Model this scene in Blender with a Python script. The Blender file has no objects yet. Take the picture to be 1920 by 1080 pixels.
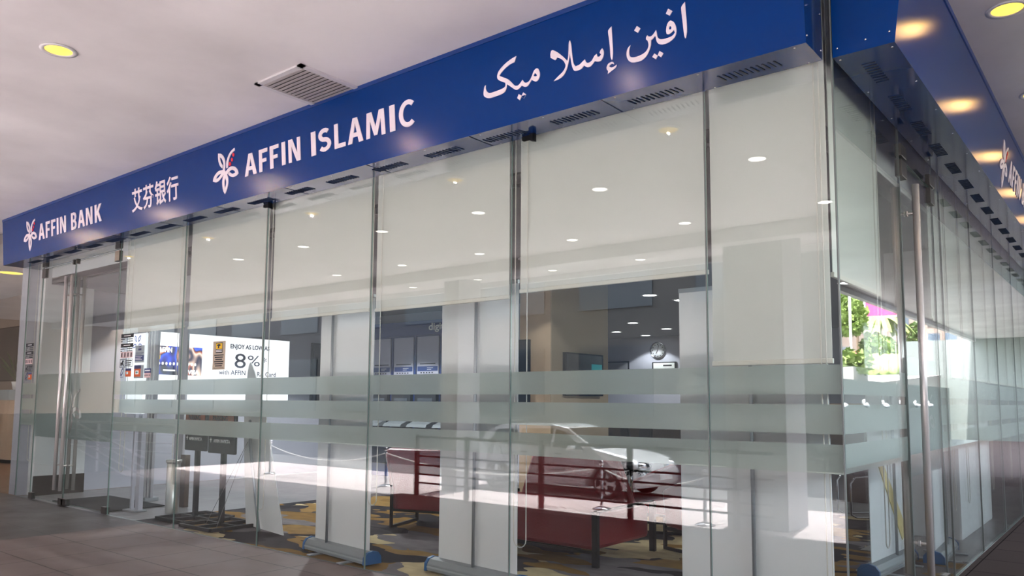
import bpy, bmesh, math, random
from mathutils import Vector, Matrix

random.seed(7)
S = bpy.context.scene
COL = S.collection

# ---------------------------------------------------------------- camera
F_PX = 1466.0
yaw, pitch, roll = 0.6789, 0.0926, 0.0068
fw = Vector((-math.sin(yaw) * math.cos(pitch), math.cos(yaw) * math.cos(pitch), math.sin(pitch)))
rt = Vector((math.cos(yaw), math.sin(yaw), 0))
up = rt.cross(fw)
r2 = rt * math.cos(roll) + up * math.sin(roll)
u2 = -rt * math.sin(roll) + up * math.cos(roll)
cam = bpy.data.cameras.new('camera')
cam.sensor_width = 36.0
cam.lens = F_PX / 1920 * 36.0
cam.shift_y = 76.4 / 1920
cam.clip_end = 400
camo = bpy.data.objects.new('camera', cam)
COL.objects.link(camo)
camo.matrix_world = Matrix(((r2.x, u2.x, -fw.x, 1.3553), (r2.y, u2.y, -fw.y, -4.7279), (r2.z, u2.z, -fw.z, 1.5), (0, 0, 0, 1)))
S.camera = camo

# ---------------------------------------------------------------- sky, sun, exposure
world = bpy.data.worlds.new('sky')
S.world = world
world.use_nodes = True
wn = world.node_tree.nodes
wl = world.node_tree.links
bg = wn['Background']
sky = wn.new('ShaderNodeTexSky')
sky.sky_type = 'NISHITA'
sky.sun_disc = False
sky.sun_elevation = math.radians(64)
sky.sun_rotation = math.radians(170)
sky.air_density = 1.0
sky.dust_density = 2.5
hz = wn.new('ShaderNodeHueSaturation')
hz.inputs['Saturation'].default_value = 0.45
wl.new(sky.outputs['Color'], hz.inputs['Color'])
wl.new(hz.outputs['Color'], bg.inputs['Color'])
bg.inputs['Strength'].default_value = 0.75

sun = bpy.data.lights.new('sun', 'SUN')
sun.energy = 8.5
sun.angle = math.radians(0.6)
sun.color = (1.0, 0.97, 0.94)
suno = bpy.data.objects.new('sun', sun)
COL.objects.link(suno)
sd = Vector((0.16, 1.0, -2.05))            # the way the light travels
suno.rotation_euler = sd.to_track_quat('-Z', 'Y').to_euler()
suno.location = (0, -20, 30)

S.view_settings.view_transform = 'Standard'
S.view_settings.look = 'None'
S.view_settings.gamma = 1.0
S.view_settings.use_curve_mapping = False
S.view_settings.exposure = 2.25
S.cycles.use_denoising = True
S.cycles.max_bounces = 10
S.cycles.diffuse_bounces = 5
S.cycles.glossy_bounces = 5
S.cycles.transmission_bounces = 8
S.cycles.transparent_max_bounces = 40
S.cycles.caustics_reflective = False
S.cycles.caustics_refractive = False
S.cycles.sample_clamp_indirect = 6.0


# ---------------------------------------------------------------- helpers
def lin(h):
    if isinstance(h, tuple):
        v = h
    else:
        h = h.lstrip('#')
        v = tuple(int(h[i:i + 2], 16) / 255 for i in (0, 2, 4))
    return tuple(c / 12.92 if c <= .04045 else ((c + .055) / 1.055) ** 2.4 for c in v) + (1.0,)


MATS = {}


def mat(name, col, rough=.5, metal=0., coat=0., emit=0., ecol=None, spec=.5, bump=0., bscale=30., var=0., vscale=3.):
    m = bpy.data.materials.new(name)
    m.use_nodes = True
    n, l = m.node_tree.nodes, m.node_tree.links
    b = n['Principled BSDF']
    c = lin(col)
    b.inputs['Base Color'].default_value = c
    b.inputs['Roughness'].default_value = rough
    b.inputs['Metallic'].default_value = metal
    b.inputs['Coat Weight'].default_value = coat
    b.inputs['Coat Roughness'].default_value = .04
    b.inputs['Specular IOR Level'].default_value = spec
    if emit:
        b.inputs['Emission Color'].default_value = lin(ecol) if ecol else c
        b.inputs['Emission Strength'].default_value = emit
    if var or bump:
        tc = n.new('ShaderNodeTexCoord')
        nz = n.new('ShaderNodeTexNoise')
        nz.inputs['Scale'].default_value = vscale
        nz.inputs['Detail'].default_value = 5
        l.new(tc.outputs['Object'], nz.inputs['Vector'])
        if var:
            r = n.new('ShaderNodeValToRGB')
            r.color_ramp.elements[0].position = .3
            r.color_ramp.elements[1].position = .7
            r.color_ramp.elements[0].color = tuple(x * (1 - var) for x in c[:3]) + (1,)
            r.color_ramp.elements[1].color = tuple(min(1, x * (1 + var)) for x in c[:3]) + (1,)
            l.new(nz.outputs['Fac'], r.inputs['Fac'])
            l.new(r.outputs['Color'], b.inputs['Base Color'])
        if bump:
            n2 = n.new('ShaderNodeTexNoise')
            n2.inputs['Scale'].default_value = bscale
            n2.inputs['Detail'].default_value = 3
            l.new(tc.outputs['Object'], n2.inputs['Vector'])
            bp = n.new('ShaderNodeBump')
            bp.inputs['Strength'].default_value = bump
            bp.inputs['Distance'].default_value = .02
            l.new(n2.outputs['Fac'], bp.inputs['Height'])
            l.new(bp.outputs['Normal'], b.inputs['Normal'])
    MATS[name] = m
    return m


def glass_mat(name, tint):
    """thin architectural glass: clear body, mirror reflection growing with the angle (Schlick)"""
    m = bpy.data.materials.new(name)
    m.use_nodes = True
    n, l = m.node_tree.nodes, m.node_tree.links
    n.remove(n['Principled BSDF'])
    out = n['Material Output']
    tr = n.new('ShaderNodeBsdfTransparent')
    tr.inputs['Color'].default_value = tint
    gl = n.new('ShaderNodeBsdfGlossy')
    gl.inputs['Roughness'].default_value = 0.0
    gl.inputs['Color'].default_value = (1, 1, 1, 1)
    lw = n.new('ShaderNodeLayerWeight')
    lw.inputs['Blend'].default_value = .5
    pw = n.new('ShaderNodeMath')
    pw.operation = 'POWER'
    pw.inputs[1].default_value = 5.0
    l.new(lw.outputs['Facing'], pw.inputs[0])
    ma = n.new('ShaderNodeMath')
    ma.operation = 'MULTIPLY_ADD'
    ma.inputs[1].default_value = .955
    ma.inputs[2].default_value = .045
    l.new(pw.outputs[0], ma.inputs[0])
    mx = n.new('ShaderNodeMixShader')
    l.new(ma.outputs[0], mx.inputs['Fac'])
    l.new(tr.outputs[0], mx.inputs[1])
    l.new(gl.outputs[0], mx.inputs[2])
    l.new(mx.outputs[0], out.inputs['Surface'])
    MATS[name] = m
    return m


def frost_mat(name, col, opac):
    """etched film: part matt white-green, part see-through with a wide scatter"""
    m = bpy.data.materials.new(name)
    m.use_nodes = True
    n, l = m.node_tree.nodes, m.node_tree.links
    n.remove(n['Principled BSDF'])
    out = n['Material Output']
    df = n.new('ShaderNodeBsdfDiffuse')
    df.inputs['Color'].default_value = lin(col)
    rf = n.new('ShaderNodeBsdfRefraction')
    rf.inputs['Roughness'].default_value = .42
    rf.inputs['IOR'].default_value = 1.25
    rf.inputs['Color'].default_value = (.93, .97, .95, 1)
    mx = n.new('ShaderNodeMixShader')
    mx.inputs['Fac'].default_value = opac
    l.new(rf.outputs[0], mx.inputs[1])
    l.new(df.outputs[0], mx.inputs[2])
    l.new(mx.outputs[0], out.inputs['Surface'])
    MATS[name] = m
    return m


class MB:
    """collects shapes into one mesh"""

    def __init__(self, M=None):
        self.bm = bmesh.new()
        self.M = M

    def v(self, p):
        p = Vector(p)
        return self.bm.verts.new(self.M @ p if self.M else p)

    def face(self, pts, mi=0):
        f = self.bm.faces.new([self.v(p) for p in pts])
        f.material_index = mi
        return f

    def hexa(self, p, mi=0):
        """8 corners: bottom ring 0-3, top ring 4-7"""
        v = [self.v(q) for q in p]
        for a in ((0, 3, 2, 1), (4, 5, 6, 7), (0, 1, 5, 4), (1, 2, 6, 5), (2, 3, 7, 6), (3, 0, 4, 7)):
            f = self.bm.faces.new([v[i] for i in a])
            f.material_index = mi
        return self

    def box(self, x0, x1, y0, y1, z0, z1, mi=0):
        return self.hexa([(x0, y0, z0), (x1, y0, z0), (x1, y1, z0), (x0, y1, z0), (x0, y0, z1), (x1, y0, z1), (x1, y1, z1), (x0, y1, z1)], mi)

    def prism(self, poly, axis, a, b, mi=0):
        """poly in the two other axes, pushed along axis (0,1,2) from a to b"""
        def P(u, w, t):
            return ((t, u, w), (u, t, w), (u, w, t))[axis]
        A = [self.v(P(u, w, a)) for u, w in poly]
        B = [self.v(P(u, w, b)) for u, w in poly]
        n = len(poly)
        fs = [self.bm.faces.new(A), self.bm.faces.new(B[::-1])]
        for i in range(n):
            j = (i + 1) % n
            fs.append(self.bm.faces.new((A[i], B[i], B[j], A[j])))
        for f in fs:
            f.material_index = mi
        return self

    def tube(self, pts, r, seg=10, mi=0, cap=True, taper=None):
        pts = [Vector(p) for p in pts]
        rings = []
        ref = None
        for i, p in enumerate(pts):
            if i == 0:
                d = pts[1] - p
            elif i == len(pts) - 1:
                d = p - pts[i - 1]
            else:
                d = (pts[i + 1] - p).normalized() + (p - pts[i - 1]).normalized()
            d.normalize()
            if ref is None:
                ref = Vector((0, 0, 1)) if abs(d.z) < .9 else Vector((1, 0, 0))
            x = ref - d * ref.dot(d)
            x.normalize()
            y = d.cross(x)
            ref = x
            rr = r * (taper[i] if taper else 1)
            rings.append([self.v(p + x * rr * math.cos(2 * math.pi * k / seg) + y * rr * math.sin(2 * math.pi * k / seg)) for k in range(seg)])
        for a, b in zip(rings, rings[1:]):
            for k in range(seg):
                f = self.bm.faces.new((a[k], a[(k + 1) % seg], b[(k + 1) % seg], b[k]))
                f.material_index = mi
                f.smooth = seg > 6
        if cap:
            for q in (rings[0][::-1], rings[-1]):
                f = self.bm.faces.new(q)
                f.material_index = mi
        return self

    def lathe(self, prof, c=(0, 0, 0), seg=24, mi=0):
        """prof: (radius, z) pairs bottom to top"""
        rings = []
        for r, z in prof:
            if r < 1e-5:
                rings.append([self.v((c[0], c[1], c[2] + z))])
            else:
                rings.append([self.v((c[0] + r * math.cos(2 * math.pi * k / seg), c[1] + r * math.sin(2 * math.pi * k / seg), c[2] + z)) for k in range(seg)])
        for a, b in zip(rings, rings[1:]):
            for k in range(seg):
                k2 = (k + 1) % seg
                if len(a) == 1 and len(b) == 1:
                    continue
                if len(a) == 1:
                    f = self.bm.faces.new((a[0], b[k2], b[k]))
                elif len(b) == 1:
                    f = self.bm.faces.new((a[k], a[k2], b[0]))
                else:
                    f = self.bm.faces.new((a[k], a[k2], b[k2], b[k]))
                f.material_index = mi
                f.smooth = True
        return self

    def blob(self, c, r, mi=0, sub=2, jit=0.):
        """a lumpy ball; r may be a triple"""
        r = r if isinstance(r, tuple) else (r, r, r)
        t = bmesh.new()
        bmesh.ops.create_icosphere(t, subdivisions=sub, radius=1)
        mp = {}
        for q in t.verts:
            k = 1 + jit * (random.random() - .5)
            mp[q.index] = self.v((c[0] + q.co.x * r[0] * k, c[1] + q.co.y * r[1] * k, c[2] + q.co.z * r[2] * k))
        for f in t.faces:
            g = self.bm.faces.new([mp[q.index] for q in f.verts])
            g.material_index = mi
            g.smooth = True
        t.free()
        return self

    def build(self, name, mats, parent=None, bevel=0., smooth=False):
        if smooth:
            for f in self.bm.faces:
                f.smooth = True
        bmesh.ops.recalc_face_normals(self.bm, faces=self.bm.faces)
        me = bpy.data.meshes.new(name)
        self.bm.to_mesh(me)
        self.bm.free()
        return link(name, me, mats, parent, bevel)


def link(name, me, mats, parent=None, bevel=0.):
    for m in (mats if isinstance(mats, (list, tuple)) else [mats]):
        me.materials.append(MATS[m])
    o = bpy.data.objects.new(name, me)
    COL.objects.link(o)
    if parent is not None:
        o.parent = parent
        if parent.get('_off'):
            o.matrix_parent_inverse = Matrix.Translation(-Vector(parent['_off']))
    if bevel:
        b = o.modifiers.new('bevel', 'BEVEL')
        b.width = bevel
        b.segments = 2
        b.limit_method = 'ANGLE'
    return o


def tag(o, label=None, cat=None, group=None, kind=None):
    if label:
        o['label'] = label
    if cat:
        o['category'] = cat
    if group:
        o['group'] = group
    if kind:
        o['kind'] = kind
    return o


OFFS = {}


def thing(name, label, cat, loc=(0, 0, 0), group=None, kind=None, rz=0.):
    """an Empty at the thing's base; its parts are made in local space"""
    o = bpy.data.objects.new(name, None)
    o.empty_display_size = .1
    COL.objects.link(o)
    o.location = loc
    o.rotation_euler = (0, 0, rz)
    return tag(o, label, cat, group, kind)


def dup(src, loc, label=None, group=None, rz=None):
    r = src.copy()
    COL.objects.link(r)
    r.location = loc
    if rz is not None:
        r.rotation_euler = (0, 0, rz)
    if label:
        r['label'] = label
    if group:
        r['group'] = group
    for ch in list(src.children):
        c = ch.copy()
        COL.objects.link(c)
        c.parent = r
        for g in ch.children:
            d = g.copy()
            COL.objects.link(d)
            d.parent = c
    return r


def struct(name, mb, mats, label, cat):
    return tag(mb.build(name, mats), label, cat, None, 'structure')


def frame(o, x, y):
    """matrix that lays a flat drawing (x right, y up) at o"""
    x = Vector(x).normalized()
    y = Vector(y)
    y = (y - x * y.dot(x)).normalized()
    z = x.cross(y)
    return Matrix(((x.x, y.x, z.x, o[0]), (x.y, y.y, z.y, o[1]), (x.z, y.z, z.z, o[2]), (0, 0, 0, 1)))


def curve_mesh(cu, M):
    o = bpy.data.objects.new('t', cu)
    COL.objects.link(o)
    dg = bpy.context.evaluated_depsgraph_get()
    dg.update()
    me = bpy.data.meshes.new_from_object(o.evaluated_get(dg))
    bpy.data.objects.remove(o)
    bpy.data.curves.remove(cu)
    me.materials.clear()
    if M is not None:
        me.transform(M)
    return me


def smooth_loop(p, sub=4, corner=48):
    n = len(p)
    tan = []
    for i in range(n):
        a, b, c = Vector(p[i - 1]), Vector(p[i]), Vector(p[(i + 1) % n])
        d1, d2 = b - a, c - b
        ang = abs(math.degrees(d1.angle_signed(d2, 0)))
        tan.append((c - a) * .5 if ang < corner else None)
    out = []
    for i in range(n):
        a, b = Vector(p[i]), Vector(p[(i + 1) % n])
        d = b - a
        t0 = tan[i].normalized() * d.length if tan[i] else d
        j = (i + 1) % n
        t1 = tan[j].normalized() * d.length if tan[j] else d
        for k in range(sub):
            t = k / sub
            q = a * (2 * t ** 3 - 3 * t ** 2 + 1) + t0 * (t ** 3 - 2 * t ** 2 + t) + b * (-2 * t ** 3 + 3 * t ** 2) + t1 * (t ** 3 - t ** 2)
            out.append((q.x, q.y))
    return out


def shape(name, loops, M, thick, mats, parent=None, smooth=True, scale=1., flip=False):
    """a flat cut-out with holes"""
    cu = bpy.data.curves.new('c', 'CURVE')
    cu.dimensions = '2D'
    cu.fill_mode = 'BOTH'
    cu.extrude = thick / 2
    for lp in loops:
        q = smooth_loop(lp) if smooth else lp
        sp = cu.splines.new('POLY')
        sp.points.add(len(q) - 1)
        for pt, (x, y) in zip(sp.points, q):
            pt.co = ((-x if flip else x) * scale, y * scale, 0, 1)
        sp.use_cyclic_u = True
    return link(name, curve_mesh(cu, M), mats, parent)


def text(name, body, size, M, mats, parent=None, thick=.004, bold=0., align='LEFT', sx=1., spacing=1., width=None):
    cu = bpy.data.curves.new('f', 'FONT')
    cu.body = body
    cu.size = size
    cu.extrude = thick / 2
    cu.offset = bold
    cu.align_x = align
    cu.space_character = spacing
    cu.resolution_u = 3
    me = curve_mesh(cu, None)
    if width and me.vertices:
        xs = [v.co.x for v in me.vertices]
        sx = width / (max(xs) - min(xs))
        x0 = min(xs)
        if align == 'LEFT':
            me.transform(Matrix.Translation((-x0, 0, 0)))
    me.transform(M @ Matrix.Diagonal((sx, 1, 1, 1)))
    return link(name, me, mats, parent)


# ---------------------------------------------------------------- materials
mat('plaster', '#f1eceb', .55, bump=.5, bscale=1.6, var=.15, vscale=.6, spec=.35)
mat('white_paint', '#e9ebec', .6)
mat('lavender_paint', '#b9bac6', .6)
mat('grey_paint', '#a3a3a8', .6)
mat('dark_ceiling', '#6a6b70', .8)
mat('beige_panel', '#b09c8a', .5, var=.05, vscale=2)
mat('tan_panel', '#c4a98c', .55, var=.06, vscale=3)
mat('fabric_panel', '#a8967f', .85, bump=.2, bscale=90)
mat('wood_floor', '#9a7456', .4, var=.15, vscale=4)
mat('dark_wood', '#4a3a2e', .45, var=.12, vscale=5)
mat('blue_sign', '#00347a', .2, spec=.18, bump=.05, bscale=1.6)
mat('blue_gloss', '#10346f', .1, spec=.6, bump=.12, bscale=1.1)
mat('sign_edge', '#083a80', .3)
mat('emblem_blue', '#2a52b4', .5)
mat('lettering', '#efe4ec', .5)
mat('red_vinyl', '#e0213c', .5)
mat('steel', '#e2dcd7', .27, metal=.45)
mat('dark_steel', '#5d5a57', .3, metal=1)
mat('black_metal', '#121314', .6, spec=.2)
mat('black_slot', '#1c2a40', .8)
mat('seal', '#6d7371', .4)
mat('blind', '#d5d8d1', .8, bump=.06, bscale=260)
mat('blind_rail', '#d7d5c9', .5)
mat('chain', '#d9d7cd', .5)
mat('dark_void', '#3c3f40', .9)
mat('banner_white', '#eef1f2', .55)
mat('alu', '#a7adb2', .35, metal=.55)
mat('alu_matt', '#8b9296', .5, metal=.1)
mat('blue_cap', '#0d5c97', .4)
mat('red_leather', '#800d1a', .42, bump=.12, bscale=60)
mat('black_screen', '#0b0f16', .3, spec=.4)
mat('teal', '#1f7f86', .4, emit=.1)
mat('navy', '#16336f', .45)
mat('atm_panel', '#a4a4b4', .45)
mat('ink', '#15161c', .6)
mat('navy_ink', '#2b3160', .6)
mat('paper', '#eef0ee', .6)
mat('clear_vinyl', '#9a9c9c', .6)
mat('pale_pink', '#d9bcbc', .6)
mat('orange_vinyl', '#c85a22', .55)
mat('yellow_vinyl', '#f2c513', .5)
mat('sheet_grey', '#98a6aa', .55)
mat('cctv_plate', '#b9aa96', .5)
mat('brown_board', '#9c5330', .5)
mat('mat_black', '#1b1c1e', .95, bump=.3, bscale=200)
mat('downlight_warm', '#ffd54a', .5, emit=.5, ecol='#ffd24e')
mat('downlight_cool', '#ffffff', .5, emit=4.5, ecol='#fff6e6')
mat('downlight_in', '#ffffff', .5, emit=3., ecol='#fbfdff')
mat('trim_white', '#e2dede', .45)
mat('vent_slat', '#cfc6c1', .45)
mat('led_white', '#f2f4fb', .4, emit=.27, ecol='#f2f4fb')
mat('lit_poster', '#f0f3f8', .4, emit=.22, ecol='#eff3f8')
mat('clock_face', '#dfe1e6', .4)
mat('bin_steel', '#b9b6b0', .28, metal=1)
mat('chrome', '#d9d9dc', .1, metal=1)
mat('plant_green', '#3d5a33', .6)
mat('skin', '#8a6550', .6)
# outdoors
mat('asphalt', '#4a4a4c', .85, bump=.1, bscale=80)
mat('concrete', '#6b6864', .8, var=.06)
mat('dark_stone', '#4d524f', .6, var=.12, vscale=6)
mat('facade', '#5a5754', .8)
mat('facade_glass', '#39414a', .15)
mat('pink_block', '#5f534b', .8)
mat('car_paint', '#d0d4d8', .2, metal=.25, coat=1.)
mat('car_glass', '#14181c', .05, spec=.8)
mat('tyre', '#141414', .85)
mat('wheel_rim', '#b8bbc0', .25, metal=.9)
mat('rail_grey', '#2f3032', .4, metal=.4)
mat('rail_white', '#e6e8e8', .4)
mat('leaf', '#4a612e', .7, var=.3, vscale=2.5, bump=.6, bscale=14)
mat('leaf_light', '#6c7f3e', .7, var=.25, vscale=2, bump=.6, bscale=14)
mat('bark', '#7d6a55', .9)
mat('pink_board', '#a82a58', .5)
mat('splash', '#a5abae', .3)
mat('car_red', '#b8323a', .3, coat=.6)
mat('stripe_black', '#222222', .6)
mat('pen_yellow', '#e3cf8e', .6)
glass_mat('glass', (.94, .963, .952, 1))
mat('glass_edge', '#7f9c94', .15, spec=.7)
frost_mat('frost', '#cfddd6', .40)
frost_mat('frost_door', '#9aabaa', .5)


def tile_mat(name, c1, c2, grout, size, ox, oy, rough=.3, spec=.3):
    """square tiles laid on world axes"""
    m = bpy.data.materials.new(name)
    m.use_nodes = True
    n, l = m.node_tree.nodes, m.node_tree.links
    b = n['Principled BSDF']
    b.inputs['Specular IOR Level'].default_value = spec
    g = n.new('ShaderNodeNewGeometry')
    mp = n.new('ShaderNodeMapping')
    mp.inputs['Location'].default_value = (-ox, -oy, 0)
    br = n.new('ShaderNodeTexBrick')
    br.offset = 0.
    br.inputs['Scale'].default_value = 1.0
    br.inputs['Brick Width'].default_value = size
    br.inputs['Row Height'].default_value = size
    br.inputs['Mortar Size'].default_value = .006
    br.inputs['Mortar Smooth'].default_value = .1
    br.inputs['Color1'].default_value = lin(c1)
    br.inputs['Color2'].default_value = lin(c2)
    br.inputs['Mortar'].default_value = lin(grout)
    l.new(g.outputs['Position'], mp.inputs['Vector'])
    l.new(mp.outputs['Vector'], br.inputs['Vector'])
    nz = n.new('ShaderNodeTexNoise')
    nz.inputs['Scale'].default_value = 2.2
    nz.inputs['Detail'].default_value = 4
    l.new(g.outputs['Position'], nz.inputs['Vector'])
    mr = n.new('ShaderNodeMapRange')
    mr.inputs['To Min'].default_value = rough - .07
    mr.inputs['To Max'].default_value = rough + .12
    l.new(nz.outputs['Fac'], mr.inputs['Value'])
    l.new(mr.outputs['Result'], b.inputs['Roughness'])
    l.new(br.outputs['Color'], b.inputs['Base Color'])
    bp = n.new('ShaderNodeBump')
    bp.inputs['Strength'].default_value = .3
    bp.inputs['Distance'].default_value = .004
    bp.invert = True
    l.new(br.outputs['Fac'], bp.inputs['Height'])
    l.new(bp.outputs['Normal'], b.inputs['Normal'])
    MATS[name] = m


tile_mat('tile_out', '#6d625e', '#695e5b', '#2f2a29', .69, -8.15, -.385, .42)
tile_mat('tile_side', '#4f4745', '#4b4442', '#282423', .69, .05, .1, .7, .0)
tile_mat('tile_dark', '#4c4947', '#494645', '#302d2c', .69, -8.15, -.385, .34)
tile_mat('tile_in', '#7c7a7a', '#787676', '#5a5858', .69, -8.15, -.385, .3)


def brick_mat(name, c1, c2, mortar, w, h):
    m = bpy.data.materials.new(name)
    m.use_nodes = True
    n, l = m.node_tree.nodes, m.node_tree.links
    b = n['Principled BSDF']
    b.inputs['Roughness'].default_value = .85
    g = n.new('ShaderNodeNewGeometry')
    br = n.new('ShaderNodeTexBrick')
    br.inputs['Scale'].default_value = 1.
    br.inputs['Brick Width'].default_value = w
    br.inputs['Row Height'].default_value = h
    br.inputs['Mortar Size'].default_value = .012
    br.inputs['Color1'].default_value = lin(c1)
    br.inputs['Color2'].default_value = lin(c2)
    br.inputs['Mortar'].default_value = lin(mortar)
    l.new(g.outputs['Position'], br.inputs['Vector'])
    l.new(br.outputs['Color'], b.inputs['Base Color'])
    MATS[name] = m


brick_mat('paving', '#b5aaaa', '#a89fa0', '#7f7879', .24, .12)


def carpet_mat():
    m = bpy.data.materials.new('carpet')
    m.use_nodes = True
    n, l = m.node_tree.nodes, m.node_tree.links
    b = n['Principled BSDF']
    b.inputs['Roughness'].default_value = .95
    b.inputs['Specular IOR Level'].default_value = .1
    g = n.new('ShaderNodeNewGeometry')
    mp = n.new('ShaderNodeMapping')
    mp.inputs['Rotation'].default_value = (0, 0, .5)
    mp.inputs['Scale'].default_value = (.5, 1.0, 1)
    l.new(g.outputs['Position'], mp.inputs['Vector'])
    nz = n.new('ShaderNodeTexNoise')
    nz.inputs['Scale'].default_value = 1.7
    nz.inputs['Detail'].default_value = 2.5
    l.new(mp.outputs['Vector'], nz.inputs['Vector'])
    ad = n.new('ShaderNodeMix')
    ad.data_type = 'VECTOR'
    ad.inputs[0].default_value = .62
    l.new(mp.outputs['Vector'], ad.inputs[4])
    sc_ = n.new('ShaderNodeVectorMath')
    sc_.operation = 'MULTIPLY_ADD'
    sc_.inputs[1].default_value = (2.4, 2.4, 0)
    l.new(nz.outputs['Color'], sc_.inputs[0])
    l.new(mp.outputs['Vector'], sc_.inputs[2])
    l.new(sc_.outputs[0], ad.inputs[5])
    vo = n.new('ShaderNodeTexVoronoi')
    vo.inputs['Scale'].default_value = 2.6
    l.new(ad.outputs[1], vo.inputs['Vector'])
    sp = n.new('ShaderNodeSeparateColor')
    l.new(vo.outputs['Color'], sp.inputs['Color'])
    r = n.new('ShaderNodeValToRGB')
    r.color_ramp.interpolation = 'CONSTANT'
    stops = [(0, '#242226'), (.28, '#6d686a'), (.46, '#775a2c'), (.62, '#b5a480'), (.74, '#3a3638'), (.88, '#85683a')]
    e = r.color_ramp.elements
    e[0].color = lin(stops[0][1])
    e[1].position, e[1].color = stops[1][0], lin(stops[1][1])
    for p, c in stops[2:]:
        q = e.new(p)
        q.color = lin(c)
    l.new(sp.outputs[0], r.inputs['Fac'])
    n2 = n.new('ShaderNodeTexNoise')
    n2.inputs['Scale'].default_value = 9
    n2.inputs['Detail'].default_value = 6
    l.new(mp.outputs['Vector'], n2.inputs['Vector'])
    mx = n.new('ShaderNodeMix')
    mx.data_type = 'RGBA'
    mx.blend_type = 'OVERLAY'
    mx.inputs[0].default_value = .45
    l.new(r.outputs['Color'], mx.inputs[6])
    l.new(n2.outputs['Fac'], mx.inputs[7])
    l.new(mx.outputs[2], b.inputs['Base Color'])
    MATS['carpet'] = m


carpet_mat()


def card_mat():
    """swirled blue, copper and black artwork of the lit payment card"""
    m = bpy.data.materials.new('card_art')
    m.use_nodes = True
    n, l = m.node_tree.nodes, m.node_tree.links
    b = n['Principled BSDF']
    tc = n.new('ShaderNodeTexCoord')
    mp = n.new('ShaderNodeMapping')
    mp.inputs['Rotation'].default_value = (.6, 0, 0)
    mp.inputs['Scale'].default_value = (1, 1.5, .9)
    w = n.new('ShaderNodeTexWave')
    w.inputs['Scale'].default_value = 1.1
    w.inputs['Distortion'].default_value = 7
    w.inputs['Detail'].default_value = 2
    w.inputs['Detail Scale'].default_value = 1.2
    l.new(tc.outputs['Object'], mp.inputs['Vector'])
    l.new(mp.outputs['Vector'], w.inputs['Vector'])
    r = n.new('ShaderNodeValToRGB')
    stops = [(0, '#0b0d1c'), (.25, '#1b2f9c'), (.42, '#2f56dc'), (.55, '#101226'), (.68, '#9a4a36'), (.82, '#f0c8b4'), (1, '#20213a')]
    e = r.color_ramp.elements
    e[0].color = lin(stops[0][1])
    e[1].position, e[1].color = stops[1][0], lin(stops[1][1])
    for p, c in stops[2:]:
        q = e.new(p)
        q.color = lin(c)
    l.new(w.outputs['Fac'], r.inputs['Fac'])
    l.new(r.outputs['Color'], b.inputs['Base Color'])
    l.new(r.outputs['Color'], b.inputs['Emission Color'])
    b.inputs['Emission Strength'].default_value = .25
    MATS['card_art'] = m


card_mat()

# ---------------------------------------------------------------- the setting
ZC = 4.285      # canopy ceiling
ZI = 3.30       # ceiling inside the bank
struct('floor', MB().box(-8.15, 1.2, -4.2, 0, -.5, 0), 'tile_out', 'brown-grey square floor tiles of the covered terrace in front of the glass', 'floor')
struct('floor_side', MB().box(1.2, 4.1, -4.2, 0, -.5, 0).box(.0, 4.1, 0, 36, -.5, 0).box(4.1, 8, -4.2, 13.5, -.5, 0), 'tile_side', 'dark brown tiled floor of the walkway along the side front', 'floor')
struct('floor_entrance', MB().box(-30, -8.15, -2.6, 0, -.5, 0), 'tile_dark', 'darker grey floor tiles in front of the double glass doors', 'floor')
struct('floor_inside', MB().box(-12.28, 0, 0, 15, -.5, -.004), 'tile_in', 'grey tiled floor inside the bank', 'floor')
struct('floor_lobby', MB().box(-30, -12.28, 0, 3.6, -.5, -.002), 'wood_floor', 'brown wooden floor of the neighbouring lobby beyond the glass', 'floor')
struct('ceiling', MB().box(-30, 4.1, -9.1, .34, ZC, ZC + .3).box(-.34, 4.1, .34, 36, ZC, ZC + .3).box(4.1, 8, -9.1, 13.5, ZC, ZC + .3), 'plaster', 'pale plastered ceiling of the covered walkway, lightly smudged', 'ceiling')
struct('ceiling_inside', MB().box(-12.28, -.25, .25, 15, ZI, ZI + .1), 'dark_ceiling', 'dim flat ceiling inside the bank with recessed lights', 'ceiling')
struct('ceiling_lobby', MB().box(-30, -12.28, 0, 3.6, ZC, ZC + .1), 'plaster', 'pale ceiling of the neighbouring lobby', 'ceiling')
struct('trim_1', MB().box(-12.28, -.25, .25, .33, ZI, ZC).box(-.33, -.25, .33, 15, ZI, ZC), 'white_paint', 'plaster bulkhead above the blinds, behind the blue signs', 'bulkhead')
struct('wall_left', MB().box(-12.6, -12.28, .02, 15, 0, ZC), 'lavender_paint', 'lavender-grey side wall inside the bank that carries the lit screen', 'wall')
struct('trim_2', MB().box(-12.28, -12.05, .16, .9, 0, ZC), 'white_paint', 'narrow white wall pier just inside the double glass doors', 'pier')
struct('baseboard_left', MB().box(-12.05, -12.03, .15, .9, 0, .3), 'dark_steel', 'dark skirting plate at the foot of the white pier by the doors', 'baseboard')
struct('wall_back', MB().box(-12.28, -5.8, 6.5, 6.65, 0, ZI), 'lavender_paint', 'lavender-grey wall behind the row of cash machines', 'wall')
struct('wall_far', MB().box(-12.28, .0, 14.5, 14.7, 0, ZI), 'lavender_paint', 'far lavender wall of the banking hall with a round clock', 'wall')
struct('wall_side', MB().box(-.3, -.02, 12.6, 15, 0, ZC), 'dark_wood', 'dark wall closing the end of the side glazing', 'wall')
struct('wall_sky_block', MB().box(-30.2, -30, -9.6, 3.5, -.5, ZC), 'beige_panel', 'beige wall added past the lobby to block sky from the reflections', 'wall')  # added out of view to keep white sky out of the mirrored glass
struct('wall_sky_block_side', MB().box(-.3, 7, 33.5, 33.8, 0, ZC), 'dark_stone', 'grey wall added across the far end of the side walkway to block bright sky', 'wall')  # added to hide bright sky mirrored in the side glass and floor
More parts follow.
